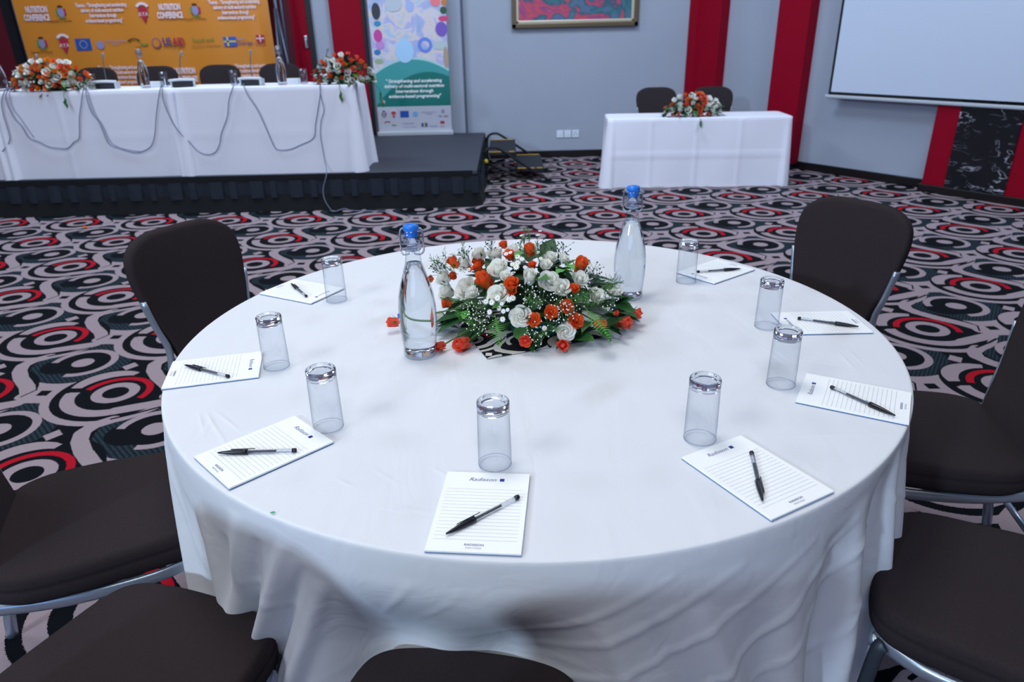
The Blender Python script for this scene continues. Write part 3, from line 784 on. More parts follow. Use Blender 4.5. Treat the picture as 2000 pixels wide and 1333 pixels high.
# ------------------------------------------------------------------ flowers
M_W = mat('white_petal', 'fffff6', .55, noise=(40, .04)); M_O = mat('orange_petal', 'ff7036', .5, noise=(30, .18)); M_PK = mat('coral_petal', 'ff6a50', .5, noise=(30, .12)); M_YO = mat('amber_petal', 'f08a20', .5, noise=(30, .12))
for m_ in (M_W, M_O, M_PK, M_YO):
    nt = m_.node_tree; ou = nt.nodes['Material Output']; pb_ = nt.nodes['Principled BSDF']; tl = nt.nodes.new('ShaderNodeBsdfTranslucent'); mxs = nt.nodes.new('ShaderNodeMixShader'); mxs.inputs[0].default_value = .38
    nt.links.new(pb_.inputs['Base Color'].links[0].from_socket, tl.inputs[0]); nt.links.new(pb_.outputs[0], mxs.inputs[1]); nt.links.new(tl.outputs[0], mxs.inputs[2]); nt.links.new(mxs.outputs[0], ou.inputs[0])
for m_ in (M_W, M_O, M_PK, M_YO): m_.node_tree.nodes['Principled BSDF'].inputs['Subsurface Weight'].default_value = .15; m_.node_tree.nodes['Principled BSDF'].inputs['Subsurface Radius'].default_value = (.01, .006, .004)
M_LF = mat('dark_leaf', '1f4a26', .45, noise=(25, .25)); M_LF2 = mat('mid_leaf', '3c7034', .5, noise=(25, .2)); M_FERN = mat('fern_green', '4d9a34', .5, noise=(25, .15)); M_STEM = mat('stem_green', '4b7038', .5)


def rose_me(open_=1.0, layers=6, seed=0, gu=6, gv=5):
    """unit rose: outer radius about 1, axis +z, centre near origin"""
    r_ = np.random.RandomState(seed); vs = []; fs = []
    for L_ in range(layers):
        t = L_ / (layers - 1); npet = 3 if L_ < 2 else (4 if L_ < 4 else 5); HW = max(.88, 1.0 - .02 * L_)
        rb = .10 + .34 * t; rt_ = (.13 + .80 * t ** 1.15 * open_); hb = -.75 + .1 * (1 - t); ht = .62 - .40 * t ** 1.3 * open_; curl = .02 + .16 * t * open_
        for p_ in range(npet):
            a0 = 2 * PI * (p_ + .37 * L_ + r_.uniform(-.1, .1)) / npet + L_ * 1.1; wd = (2 * PI / npet) * (.72 + .05 * r_.rand()); n0 = len(vs)
            ht_ = ht + r_.uniform(-.06, .06)
            for i in range(gv + 1):
                v = i / gv
                for j in range(gu + 1):
                    u = -1 + 2 * j / gu
                    w__ = wd * (.45 + .55 * math.sin(min(v * 1.25, 1) * PI / 2)) * (1 if v < .8 else (1 - .35 * (v - .8) / .2))
                    a = a0 + u * w__ * HW
                    rad = rb + (rt_ - rb) * v ** .9 + .05 * u
                    z = hb + (ht_ - hb) * v ** 1.15 - .16 * u * u * v
                    if L_ < 3: rad = (.17 + .08 * L_) * (math.sin(PI * (.22 + .70 * v)) + .04) + .02 * u
                    if v > .75 and L_ > 2: q_ = (v - .75) / .25; rad += curl * q_ * q_ * (1 - .4 * u * u); z -= curl * .8 * q_ ** 2 * (1 - abs(u) * .3)
                    vs.append((rad * math.cos(a), rad * math.sin(a), z))
            for i in range(gv):
                for j in range(gu):
                    a = n0 + i * (gu + 1) + j; fs.append((a, a + 1, a + gu + 2, a + gu + 1))
    return mesh('rose', vs, fs, True)


ROSE_OPEN = [rose_me(.95, 11, s) for s in (1, 2)]; ROSE_MID = [rose_me(.72, 8, s) for s in (3, 4)]; ROSE_BUD = [rose_me(.42, 5, s) for s in (5, 6)]; ROSE_FAR = [rose_me(.9, 4, 8, 4, 3), rose_me(.6, 4, 9, 4, 3)]
def calyx_me():
    vs = []; fs = []
    for k in range(5):
        a = 2 * PI * k / 5; c, s = math.cos(a), math.sin(a); n0 = len(vs)
        for (r_, z, w__) in ((.12, -.85, .16), (.55, -.55, .16), (.85, -.15, .08), (1.02, .1, .01)):
            vs.append((r_ * c - w__ * s, r_ * s + w__ * c, z)); vs.append((r_ * c + w__ * s, r_ * s - w__ * c, z + .02))
        for i in range(3): fs.append((n0 + 2 * i, n0 + 2 * i + 1, n0 + 2 * i + 3, n0 + 2 * i + 2))
    return mesh('calyx', vs, fs, True)
CALYX = calyx_me()
def leaf_me(w_=.42, fold=.18, droop=.25, n=8, serr=.0):
    vs = []; fs = []
    for i in range(n + 1):
        t = i / n; hw = w_ * math.sin(PI * t ** .8) * (1 - .25 * t) + .004; z = -droop * t * t
        if serr: hw *= 1 + serr * (-1) ** i
        vs += [(t, -hw, z + fold * hw), (t, 0, z - .0), (t, hw, z + fold * hw)]
    for i in range(n):
        a = 3 * i; fs += [(a, a + 1, a + 4, a + 3), (a + 1, a + 2, a + 5, a + 4)]
    return mesh('leaf', vs, fs, True)
LEAF = [leaf_me(.30), leaf_me(.24, .1, .4), leaf_me(.34, .25, .1, 10, .06)]
def fern_me():
    vs = []; fs = []; n = 13
    for i in range(n):
        t = (i + 1) / (n + 1); L_ = .24 * math.sin(PI * (.15 + .85 * t)) * 1.2 + .03; z = -.22 * t * t
        for sg in (-1, 1):
            n0 = len(vs); x = t
            vs += [(x - .022, 0, z), (x + .02 + L_ * .25, sg * L_ * .55, z + .01), (x + .05 + L_ * .3, sg * L_, z - .02), (x + .028, sg * .0, z), (x + .055, sg * L_ * .5, z)]
            fs += [(n0, n0 + 1, n0 + 4, n0 + 3), (n0 + 1, n0 + 2, n0 + 4)]
    n0 = len(vs); vs += [(-.15, -.01, .02), (-.15, .01, .02), (1.08, 0, -.25), (.5, .012, -.05), (.5, -.012, -.05)]; fs += [(n0, n0 + 1, n0 + 3, n0 + 4), (n0 + 4, n0 + 3, n0 + 2)]
    return mesh('fern', vs, fs, False)
FERN = fern_me()
def sprig_me(seed, buds=13, budr=.034, spread=.5):
    r_ = random.Random(seed); bm = bmesh.new(); ends = []
    add_tube(bm, [(0, 0, 0), (.02, 0, .5), (0, .02, .8)], .014, 3)
    for k in range(buds):
        z0 = r_.uniform(.2, .75); a = r_.uniform(0, 6.28); l = r_.uniform(.15, spread); e = Vector((l * math.cos(a), l * math.sin(a), z0 + r_.uniform(.12, .38)))
        add_tube(bm, [(0, 0, z0), tuple(e)], .008, 3); ends.append(e)
    for f in bm.faces: f.material_index = 0
    for e in ends:
        c0 = set(bm.faces); bmesh.ops.create_icosphere(bm, subdivisions=1, radius=budr * r_.uniform(.7, 1.2), matrix=Matrix.Translation(e))
        for f in bm.faces:
            if f not in c0: f.material_index = 1
    return bm_mesh('sprig', bm, True)
def needle_me(seed):
    r_ = random.Random(seed); bm = bmesh.new(); add_tube(bm, [(0, 0, 0), (.03, 0, .5), (0, .03, 1)], .014, 3)
    for k in range(34):
        z0 = r_.uniform(.1, .95); a = r_.uniform(0, 6.28); l = r_.uniform(.12, .3); d = Vector((math.cos(a), math.sin(a), .8)).normalized()
        p_ = Vector((0, 0, z0)); s_d = Vector((-math.sin(a), math.cos(a), 0)) * .014
        v = [bm.verts.new(p_), bm.verts.new(p_ + d * l * .5 + s_d), bm.verts.new(p_ + d * l), bm.verts.new(p_ + d * l * .5 - s_d)]; bm.faces.new(v)
    return bm_mesh('needle', bm, False, False)
def daisy_me():
    vs = []; fs = []
    for k in range(10):
        a = 2 * PI * k / 10; c, s = math.cos(a), math.sin(a); n0 = len(vs)
        for (r_, w__, z) in ((.2, .08, .05), (.65, .17, .1), (1, .07, 0)): vs.append((r_ * c - w__ * s, r_ * s + w__ * c, z)); vs.append((r_ * c + w__ * s, r_ * s - w__ * c, z))
        for i in range(2): fs.append((n0 + 2 * i, n0 + 2 * i + 1, n0 + 2 * i + 3, n0 + 2 * i + 2))
    nf = len(fs); n0 = len(vs)
    for k in range(8): vs.append((.24 * math.cos(k * PI / 4), .24 * math.sin(k * PI / 4), .12))
    vs.append((0, 0, .24))
    for k in range(8): fs.append((n0 + k, n0 + (k + 1) % 8, n0 + 8))
    me = mesh('daisy', vs, fs, False)
    for i, p_ in enumerate(me.polygons): p_.material_index = 1 if i >= nf else 0
    return me
SPRIG = [sprig_me(s) for s in (1, 2)]; SPRIGD = [sprig_me(s, 14, .035, .4) for s in (3, 4)]; NEEDLE = [needle_me(s) for s in (1, 2)]; DAISY = daisy_me()
for me in SPRIG: me.materials.append(M_STEM); me.materials.append(mat('tiny_white_bud', 'eef2ec', .6))
for me in SPRIGD: me.materials.append(mat('dark_stem', '2e4a38', .6)); me.materials.append(mat('dark_bud', '35513f', .6))
for me in NEEDLE: me.materials.append(mat('feathery_green', '47753b', .6))
DAISY.materials.append(mat('daisy_white', 'f3f4f4', .6)); DAISY.materials.append(mat('daisy_yellow', 'd8b23a', .6))
PM = {}
def pm(me, m):       # mesh copy per material, shared
    k = (me.name, m.name)
    if k not in PM: c = me.copy(); c.materials.clear(); c.materials.append(m); PM[k] = c
    return PM[k]


def orient(axis, spin=0): return Vector(axis).to_track_quat('Z', 'Y').to_euler() if not spin else (Vector(axis).to_track_quat('Z', 'Y') @ Matrix.Rotation(spin, 4, 'Z').to_quaternion()).to_euler()


ar = thing('flower_arrangement', 'low oval arrangement of white and orange roses in the middle of the round table', 'flowers', (.02, .02, ZT))
EC = np.array([.02, .03, ZT + .005]); ES = np.array([.255, .19, .215])
def hit(x, y):
    d = ray(x, y); o_ = (CAM - EC) / ES; dd = d / ES
    a = dd @ dd; b__ = 2 * o_ @ dd; c = o_ @ o_ - 1; D = b__ * b__ - 4 * a * c
    if D < 0: t = -b__ / (2 * a)
    else: t = (-b__ - math.sqrt(D)) / (2 * a)
    P = CAM + d * t
    if P[2] < ZT + .02: t = (ZT + .025 - CAM[2]) / d[2]; P = CAM + d * t
    n_ = (P - EC) / ES ** 2; n_ /= np.linalg.norm(n_)
    return Vector(P), Vector(n_)
def put(nm, me, P, rot, sc, label=None, root=None):
    root = root or ar
    o = bpy.data.objects.new(nm, me); COL.objects.link(o); o.parent = root; o.location = Vector(P) - root.location; o.rotation_euler = rot; o.scale = (sc,) * 3 if not isinstance(sc, tuple) else sc
    if label: o['label'] = label
    return o
def px5(x, y): return 740 + x / 3.7037, 420 + y / 3.7037
rnd = random.Random(3)
WH = [(850, 365, 85, 1), (597, 518, 92, 0), (440, 440, 62, 1), (455, 540, 70, 1), (600, 330, 45, 2), (705, 255, 62, 1), (825, 258, 66, 1), (965, 245, 60, 2), (1235, 465, 82, 0), (1330, 515, 74, 1), (1090, 425, 58, 2), (915, 430, 50, 1), (850, 570, 88, 0), (1020, 735, 82, 0), (1465, 450, 64, 1), (1590, 575, 62, 1), (1735, 545, 48, 2), (1362, 850, 70, 0), (1245, 290, 56, 1), (1345, 300, 44, 1), (410, 745, 55, 2), (660, 555, 55, 1), (1210, 345, 50, 1)]
ORR = [(895, 195, 38, 1), (940, 265, 50, 1), (1090, 225, 46, 2), (520, 322, 46, 2), (705, 310, 55, 1), (700, 360, 45, 1), (740, 450, 66, 2), (520, 430, 36, 1), (1110, 350, 34, 1), (1475, 335, 60, 2), (355, 455, 32, 1), (465, 625, 50, 1), (955, 485, 60, 1), (960, 545, 40, 1), (1420, 525, 42, 1), (1250, 700, 54, 0), (1365, 660, 56, 0), (1435, 765, 62, 0), (1118, 758, 56, 0), (640, 375, 26, 2)]
CO_ = [(1060, 885, 50, 1), (1330, 915, 50, 2), (590, 918, 62, 2), (430, 925, 42, 2), (90, 750, 46, 2), (1610, 760, 42, 2), (1785, 755, 55, 2), (1870, 690, 46, 2), (1720, 685, 24, 1)]
for lst, m_, lb in ((WH, M_W, 'white rose'), (ORR, M_O, 'orange rose'), (CO_, M_PK, 'coral rose near the rim')):
    for (x, y, r_, kd) in lst:
        X, Y = px5(x, y); P, n_ = hit(X, Y); depth = (np.array(P) - CAM) @ FW
        rad = r_ / 3.7037 / F_PX * depth
        ax = n_ + Vector((rnd.uniform(-.2, .2), rnd.uniform(-.55, -.1), rnd.uniform(.1, .5)))
        if lst is CO_:
            ax = Vector((P.x - .02, P.y - .03, .03)).normalized() + Vector((0, -.25, .1)); P.z = max(P.z - .01, ZT + rad * .85)
        else: P -= n_ * rad * .4
        me = (ROSE_OPEN, ROSE_MID, ROSE_BUD)[kd][rnd.randrange(2)]; sc = rad / (1.0, .86, .64)[kd]
        o = put('rose', pm(me, m_), P, orient(ax.normalized(), rnd.uniform(0, 6)), sc, lb)
        c = bpy.data.objects.new('sepals', pm(CALYX, M_LF2)); COL.objects.link(c); c.parent = o; c.scale = (1.0 if kd else .9,) * 3; c.scale *= (.78 if kd == 2 else .9)
        if lst is CO_:      # stem back to the bowl
            s0 = Vector((.02, .03, ZT + .05)); e = P - ax.normalized() * rad * .7; md = (s0 + e) / 2 + Vector((0, 0, .02))
            so = link('stem', tube(catmull([s0 - ar.location, md - ar.location, e - ar.location], 5), .0022, 6), M_STEM, ar)
# greenery on the dome
def dome_pt(u, v):        # u azimuth, v 0 rim..1 top
    el = v * PI / 2; n_ = np.array([math.cos(u) * math.cos(el), math.sin(u) * math.cos(el), math.sin(el)]); return Vector(EC + ES * n_), Vector(n_ / ES).normalized()
for k in range(150):
    u = rnd.uniform(0, 2 * PI); v = rnd.random() ** 1.1 * .95; P, n_ = dome_pt(u, v); P -= n_ * rnd.uniform(.035, .075)
    a = Vector((math.cos(u + rnd.uniform(-.9, .9)), math.sin(u + rnd.uniform(-.9, .9)), rnd.uniform(-.35, .7))); a.normalize()
    rot = (a.to_track_quat('X', 'Z') @ Matrix.Rotation(rnd.uniform(-.7, .7), 4, 'X').to_quaternion()).to_euler()
    put('leaf', pm(LEAF[rnd.randrange(3)], M_LF if rnd.random() < .72 else M_LF2), P, rot, rnd.uniform(.055, .085))
for k in range(22):       # long low leaves lying out round the rim
    u = rnd.uniform(-.32 * PI, 1.30 * PI); P = Vector((EC[0] + .19 * math.cos(u), EC[1] + .13 * math.sin(u), ZT + rnd.uniform(.025, .05)))
    a = Vector((math.cos(u + rnd.uniform(-.5, .5)), math.sin(u + rnd.uniform(-.5, .5)), rnd.uniform(-.1, .12))).normalized()
    put('leaf', pm(LEAF[rnd.randrange(2)], M_LF), P, a.to_track_quat('X', 'Z').to_euler(), rnd.uniform(.07, .10))
for (x, y, dx, dy, sc) in ((848, 745, .1, -.75, .085), (1500, 690, .5, -.8, .10), (1570, 760, .35, -.9, .075), (560, 690, .5, -.35, .06), (640, 720, .4, -.6, .05), (1350, 350, .2, -.4, .05), (1040, 270, -.2, -.5, .05), (520, 360, .8, -.3, .05)):
    P, n_ = hit(*px5(x, y)); a = Vector((dx, dy, -.25)).normalized()
    put('fern_frond', pm(FERN, M_FERN), P + n_ * .006, (a.to_track_quat('X', 'Z')).to_euler(), sc, 'light green fern frond')
for (x, y) in ((640, 715), (1360, 365), (1040, 275), (600, 700), (1335, 395)):
    P, n_ = hit(*px5(x, y)); a = Vector((rnd.uniform(-.6, .6), -.7, .1)).normalized(); put('leaf', pm(LEAF[2], M_FERN), P, (a.to_track_quat('X', 'Z')).to_euler(), .04, 'light green leaf')
for (x, y, big) in [(640, 395, 1), (670, 420, 1), (620, 420, 1), (1010, 330, 1), (1040, 345, 1), (1000, 400, 1), (1010, 370, 1), (975, 380, 1), (1040, 180, 1), (1150, 180, 1), (1120, 230, 0), (1165, 150, 0), (790, 635, 1), (830, 640, 1), (870, 610, 1), (910, 700, 1), (815, 705, 1), (905, 755, 1), (950, 620, 1), (975, 610, 1), (880, 680, 1), (1195, 815, 1), (1020, 215, 0), (1060, 400, 0), (1150, 300, 0), (1170, 340, 0), (930, 310, 1), (960, 300, 0), (900, 650, 0), (940, 690, 0)]:
    P, n_ = hit(*px5(x, y)); put('daisy', DAISY, P + n_ * .012, orient((n_ + Vector((rnd.uniform(-.4, .4), -.4, .2))).normalized()), rnd.uniform(.0065, .0085) if big else .0055, None)
for (x, y) in [(700, 620), (730, 680), (740, 760), (700, 790), (680, 760), (1090, 600), (1130, 590), (1180, 620), (1280, 640), (1320, 700), (1380, 700), (1340, 780), (1160, 850), (1120, 880), (1230, 790), (720, 720), (660, 640), (1540, 560), (1660, 600), (1700, 480), (480, 300), (440, 350), (1070, 560), (600, 300), (750, 800), (1100, 820), (1300, 620), (1400, 640), (1640, 640)]:
    P, n_ = hit(*px5(x, y)); a = (n_ + Vector((rnd.uniform(-.4, .4), rnd.uniform(-.5, .1), rnd.uniform(-.1, .4)))).normalized(); put('bud_sprig', SPRIG[rnd.randrange(2)], P - a * .035, orient(a, rnd.uniform(0, 6)), .058)
for (x, y) in [(1300, 240), (1250, 230), (1340, 230), (1560, 380), (1540, 420), (1590, 440), (1500, 400), (800, 210), (440, 340), (400, 370), (1150, 200), (1200, 230), (1050, 170), (630, 260)]:
    P, n_ = hit(*px5(x, y)); a = (n_ + Vector((rnd.uniform(-.2, .2), 0, rnd.uniform(.2, .6)))).normalized(); put('bud_sprig', SPRIGD[rnd.randrange(2)], P - a * .05, orient(a, rnd.uniform(0, 6)), .062, 'dark green bud sprig')
for (x, y) in [(420, 360), (480, 370), (1150, 260), (1170, 320), (1200, 280), (1090, 180), (1040, 170), (1470, 600), (1520, 560), (1440, 620), (1500, 640), (1400, 600), (1550, 640), (1130, 640), (1100, 620), (620, 280), (1700, 500), (1650, 520), (660, 640), (520, 620), (700, 640), (1250, 820), (1200, 860)]:
    P, n_ = hit(*px5(x, y)); a = (n_ + Vector((rnd.uniform(-.6, .6), rnd.uniform(-.5, .1), rnd.uniform(0, .4)))).normalized(); put('feathery_sprig', NEEDLE[rnd.randrange(2)], P - a * .04, orient(a, rnd.uniform(0, 6)), .07)
link('foam_block', box(-.10, .10, -.055, .055, .004, .13, .02, 3), mat('foam_green', '17301d', .9), ar)
link('bowl', lathe([(0, .003), (.075, .003), (.088, .008), (.098, .045), (.100, .05), (.096, .05), (.085, .012), (0, .010)], 40), mat('teal_bowl', '0d5a58', .3), ar)

# patterned cloth square under the arrangement
dmat = carpet_mat('patterned_fabric', (.03, .01), (.19, .05), (.05, -.17), white='cfcdc6', dark='1a1a22', teal='1d1d26', red='b01230', tex=False)
pl = link('table_square', mesh('sq', [(0, 0, 0)], []), dmat)
bmq = bmesh.new(); n = 16; sidel = .325
gv = [[bmq.verts.new((-sidel / 2 + sidel * i / n, -sidel / 2 + sidel * j / n, .0012 + .0006 * math.sin(i * 1.3) * math.cos(j * 1.1))) for j in range(n + 1)] for i in range(n + 1)]
for i in range(n):
    for j in range(n): bmq.faces.new((gv[i][j], gv[i + 1][j], gv[i + 1][j + 1], gv[i][j + 1]))
ex_ = bmesh.ops.extrude_face_region(bmq, geom=list(bmq.faces))
for v in [e for e in ex_['geom'] if isinstance(e, bmesh.types.BMVert)]: v.co.z += .0016
bmesh.ops.recalc_face_normals(bmq, faces=bmq.faces); bmq.to_mesh(pl.data); bmq.free()
A_ = atz(952, 702, ZT); B_ = atz(1177, 660, ZT); d = (B_ - A_); an = math.atan2(d.y, d.x); ctr = A_ + Matrix.Rotation(an, 3, 'Z') @ Vector((sidel / 2, sidel / 2, 0))
pl.location = (ctr.x, ctr.y, ZT - .0005); pl.rotation_euler = (0, 0, an); tag(pl, 'black fabric square with white and red shapes under the flower arrangement', 'fabric')

# ------------------------------------------------------------------ far tables
def rect_cloth(x0, x1, y0, y1, zt, zb, seed=0, flare=.02, amp=.008, creases=()):
    """draped rectangular cloth: plan outline walked as perimeter rows"""
    r_ = np.random.RandomState(seed); rad = .05; per = []
    def arc(cx, cy, a0, a1):
        for k in range(7):
            a = a0 + (a1 - a0) * k / 6; per.append((cx + rad * math.cos(a), cy + rad * math.sin(a), math.cos(a), math.sin(a), 1))
    def line(ax, ay, bx, by, nx, ny):
        n = int(math.hypot(bx - ax, by - ay) / .02)
        for k in range(1, n): t = k / n; per.append((ax + (bx - ax) * t, ay + (by - ay) * t, nx, ny, 0))
    arc(x0 + rad, y0 + rad, PI, 1.5 * PI); line(x0 + rad, y0, x1 - rad, y0, 0, -1); arc(x1 - rad, y0 + rad, 1.5 * PI, 2 * PI); line(x1, y0 + rad, x1, y1 - rad, 1, 0)
    arc(x1 - rad, y1 - rad, 0, PI / 2); line(x1 - rad, y1, x0 + rad, y1, 0, 1); arc(x0 + rad, y1 - rad, PI / 2, PI); line(x0, y1 - rad, x0, y0 + rad, -1, 0)
    n = len(per); rows = []
    cx, cy = (x0 + x1) / 2, (y0 + y1) / 2
    vs = []
    for s in (.0, .5, .9, .985): vs += [(cx + (p_[0] - cx) * s, cy + (p_[1] - cy) * s, zt) for p_ in per]; rows.append(1)
    ph = r_.uniform(0, 6, 6); K = 22
    for k in range(K):
        t = k / (K - 1); z = zt - .006 - (zt - zb) * t
        for i, (px_, py_, nx, ny, cn) in enumerate(per):
            d = i * .02; o_ = flare * t + amp * t ** .7 * (math.sin(d * 5.1 + ph[0]) * .6 + math.sin(d * 11.3 + ph[1] + 2 * t) * .35 + math.sin(d * 2.3 + ph[2]) * .8)
            if cn: o_ += .045 * t
            for (cxx, kind) in creases:
                if ny == -1 and abs(px_ - cxx) < .05: o_ += .0045 * 2 * math.exp(-((px_ - cxx) / .012) ** 2)
            if ny == -1 and creases: o_ += (.002 if len(creases) == 1 else .006) * math.exp(-((t - .52) / .022) ** 2)
            vs.append((px_ + nx * o_, py_ + ny * o_, z))
        rows.append(1)
    m_ = len(rows); fs = []
    for i in range(m_ - 1):
        for k in range(n):
            k2 = (k + 1) % n; fs.append((i * n + k, (i + 1) * n + k, (i + 1) * n + k2, i * n + k2))
    return mesh('tablecloth', vs, fs, True)


def trestle(label, x0, x1, y0, y1, zt, z0):
    t = thing('folding_table', label, 'table')
    link('tabletop', box(x0, x1, y0, y1, zt - .03, zt), mat('plywood'), t)
    for x in (x0 + .15, x1 - .15):
        for y in (y0 + .08, y1 - .08): link('leg', tube([(x, y, z0), (x, y, zt - .03)], .014, 8), M_GRY, t)
ZH = ZS + .755
HY0, HY1 = 4.86, 5.42
segs = [(-1.395, -2.985, 'white cloth on the right section of the long head table'), (-2.99, -4.60, 'white cloth on the middle section of the long head table, left of the seam'), (-4.605, -6.2, 'white cloth on the far left section of the long head table')]
for i, (xr, xl, lab) in enumerate(segs):
    trestle(('folding table under the right section of the head table cloth', 'folding table under the middle section of the head table cloth', 'folding table under the far left section of the head table cloth')[i], xl + .03, xr - .03, HY0 + .02, HY1 - .02, ZH - .006, ZS)
    o = link('tablecloth', rect_cloth(xl, xr, HY0, HY1, ZH, ZS + .006, i, .0 if i else .012, .005, [(x, 0) for x in ((-2.12,) if i == 0 else ((-4.02,) if i == 1 else ()))]), M_CLOTH2)
    tag(o, lab, 'tablecloth', 'white cloths along the head table')
trestle('small folding table hidden under its white cloth by the back wall', 1.08, 2.58, 5.57, 5.86, .655, 0)
sc_ = rect_cloth(-.83, .97, -.26, .24, .672, .006, 5, .012, .013, [(-.40, 0), (.05, 0), (.48, 0)])
o = link('tablecloth', sc_, M_CLOTH2); o.location = (1.79, 5.72, 0); o.rotation_euler = (0, 0, R(-3.5)); tag(o, 'creased white cloth on the small table by the back wall', 'tablecloth')


def far_flowers(loc, w_, h_, label, cols, seed, n=52, hang=True, white=.5):
    r_ = random.Random(seed); t = thing('flower_arrangement', label, 'flowers', loc)
    link('bowl', lathe([(0, 0), (.07, 0), (.09, .04), (0, .04)], 16), mat('teal_bowl'), t)
    link('foam_block', box(-w_ * .4, w_ * .4, -.04, .06, .01, h_ * .4, .03, 2), mat('foam_green'), t)
    def spots(m):        # evenly spread over the front of the half dome
        out = []; tries = 0
        while len(out) < m and tries < 6000:
            tries += 1; X_0 = r_.uniform(-1, 1); Z_0 = r_.uniform(0, 1)
            if X_0 * X_0 + Z_0 * Z_0 > 1: continue
            md = 1.25 / math.sqrt(m) * (1 - tries / 7000)
            if all((X_0 - a_) ** 2 + (Z_0 - b_) ** 2 > md * md for a_, b_ in out): out.append((X_0, Z_0))
        return out
    sp_ = spots(n)
    for k, (X_0, Z_0) in enumerate(sp_):
        P = Vector((w_ * X_0, -.13 * math.sqrt(max(0, 1 - X_0 ** 2 - Z_0 ** 2)), .02 + h_ * Z_0)); n_ = Vector((P.x / w_, P.y / .13, P.z / h_)).normalized()
        m_ = M_W if r_.random() < white else r_.choice(cols)
        o = bpy.data.objects.new('rose', pm(ROSE_FAR[r_.randrange(2)], m_)); COL.objects.link(o); o.parent = t; o.location = P; o.rotation_euler = orient((n_ + Vector((0, -.5, .2))).normalized(), r_.uniform(0, 6)); o.scale = (r_.uniform(.030, .040) if m_ is M_W else r_.uniform(.024, .034),) * 3
        o['label'] = 'white rose' if m_ is M_W else 'orange or red rose'
    for k, (X_0, Z_0) in enumerate(spots(150)):
        P = Vector((w_ * .92 * X_0, -.11 * math.sqrt(max(0, 1 - X_0 ** 2 - Z_0 ** 2)) * r_.uniform(.3, 1), h_ * .92 * Z_0))
        a = Vector((X_0 + r_.uniform(-.4, .4), -.5, r_.uniform(-.4, .6))).normalized(); o = bpy.data.objects.new('leaf', pm(LEAF[r_.randrange(3)], M_LF if r_.random() < .7 else M_LF2)); COL.objects.link(o); o.parent = t; o.location = P; o.rotation_euler = a.to_track_quat('X', 'Z').to_euler(); o.scale = (r_.uniform(.06, .09),) * 3
    return t
f1 = far_flowers((-4.09, 4.98, ZH), .37, .25, 'flower arrangement with yellow and orange roses on the left of the head table', [M_O, M_YO, M_PK, M_O], 5, 62, white=.42)
f2 = far_flowers((-1.50, 5.02, ZH), .27, .24, 'white and red rose arrangement on the right end of the head table', [M_O, M_PK], 9, 36, white=.5)
f3 = far_flowers((1.80, 5.62, .675), .29, .20, 'white and orange rose arrangement on the small table', [M_O, M_PK], 21, 40, white=.5)
for (root, pts) in ((f2, [(.24, -.05, 0.02), (.31, -.04, -.05), (.33, -.03, -.16)]), (f2, [(-.02, -.15, 0.02), (-.01, -.19, -.04), (0, -.20, -.10)]), (f1, [(.16, -.13, .0), (.17, -.17, -.05), (.18, -.18, -.09)]), (f3, [(.04, -.10, .0), (.04, -.20, -.02), (.045, -.21, -.05)])):
    link('stem', tube(catmull(pts, 4), .003, 5), M_STEM, root)
    for k in range(5):
        q = Vector(pts[1]).lerp(Vector(pts[2]), k / 4); o = link('leaf', pm(LEAF[k % 3], M_LF2), None, root); o.location = q; o.rotation_euler = (0, R(70), k * 1.4); o.scale = (.05,) * 3
    if root is f2 and pts[0][0] > .1: o = link('rose', pm(ROSE_FAR[0], M_W), None, root); o.location = pts[2]; o.rotation_euler = (R(120), 0, 0); o.scale = (.022,) * 3

# head-table microphones, carafes, glasses, pads
M_MIC = mat('light_plastic', 'c9d0d6', .4)
def make_mic():
    t = thing('desk_microphone', '', 'microphone', group='conference microphones on the head table')
    bm = bmesh.new(); prof = [(-.105, .0, .055), (-.07, .02, .062), (0, .035, .066), (.07, .02, .062), (.105, .0, .055)]
    pts = catmull([(-.105, -.03, .058), (-.06, -.045, .062), (0, -.05, .064), (.06, -.045, .062), (.105, -.03, .058)], 5)
    add_tube(bm, pts, .012, 8, flat=2.2)
    link('console', bm_mesh('console', bm, True), M_MIC, t)
    link('console_foot', box(-.085, .085, -.05, .04, .0, .048, .01), mat('dark_plastic', '23282e', .5), t)
    for s in (-1, 1): link('console_arm', box(s * .095 - .008, s * .095 + .008, -.05, .03, 0, .058, .004), M_MIC, t)
    link('gooseneck', tube(catmull([(0, 0, .05), (0, .005, .14), (.012, 0, .22), (.03, -.02, .27)], 6), .0045, 8), mat('gooseneck_grey', '70767c', .35, .5), t)
    hd = lathe([(0, -.008), (.008, -.006), (.011, .01), (.011, .028), (.007, .036), (0, .038)], 14); o = link('microphone_head', hd, mat('mic_grey', '8b8f98', .5), t); o.location = (.031, -.021, .268); o.rotation_euler = (R(25), R(25), 0)
    return t
m0 = make_mic(); ALLP.update(kids_map())
MI = [(209, 163, 0, 'desk microphone on the head table right beside the left flowers'), (357, 162, .35, 'desk microphone on the head table between the centre glasses'), (493, 158, -.15, 'desk microphone on the head table near the right carafe'), (82, 165, 0, 'desk microphone behind the left flower arrangement'), (640, 156, 0, 'desk microphone behind the right flower arrangement')]
for i, (x, y, rz, lab) in enumerate(MI):
    c = m0 if i == 0 else copy_tree(m0); q = aty(x, y, 5.08 if i < 3 else 5.27); c.location = (q.x, q.y, ZH + .001); c.rotation_euler.z = rz; c['label'] = lab
for (x, y, lab) in ((283, 160, 'clear carafe at the centre of the head table'), (551, 158, 'clear carafe near the right flowers on the head table'), (4, 162, 'clear carafe at the left picture edge on the head table')):
    c = make_bottle(lab, False); c['group'] = 'water carafes on the head table'; q = aty(x, y, 5.02); c.location = (q.x, 5.02, ZH + .001)
    for ch in c.children:
        if ch.name.startswith('stopper') and 'core' not in ch.name: ch.data.materials.clear(); ch.data.materials.append(mat('clear_stopper', 'c8d2de', .2, trans=.6))
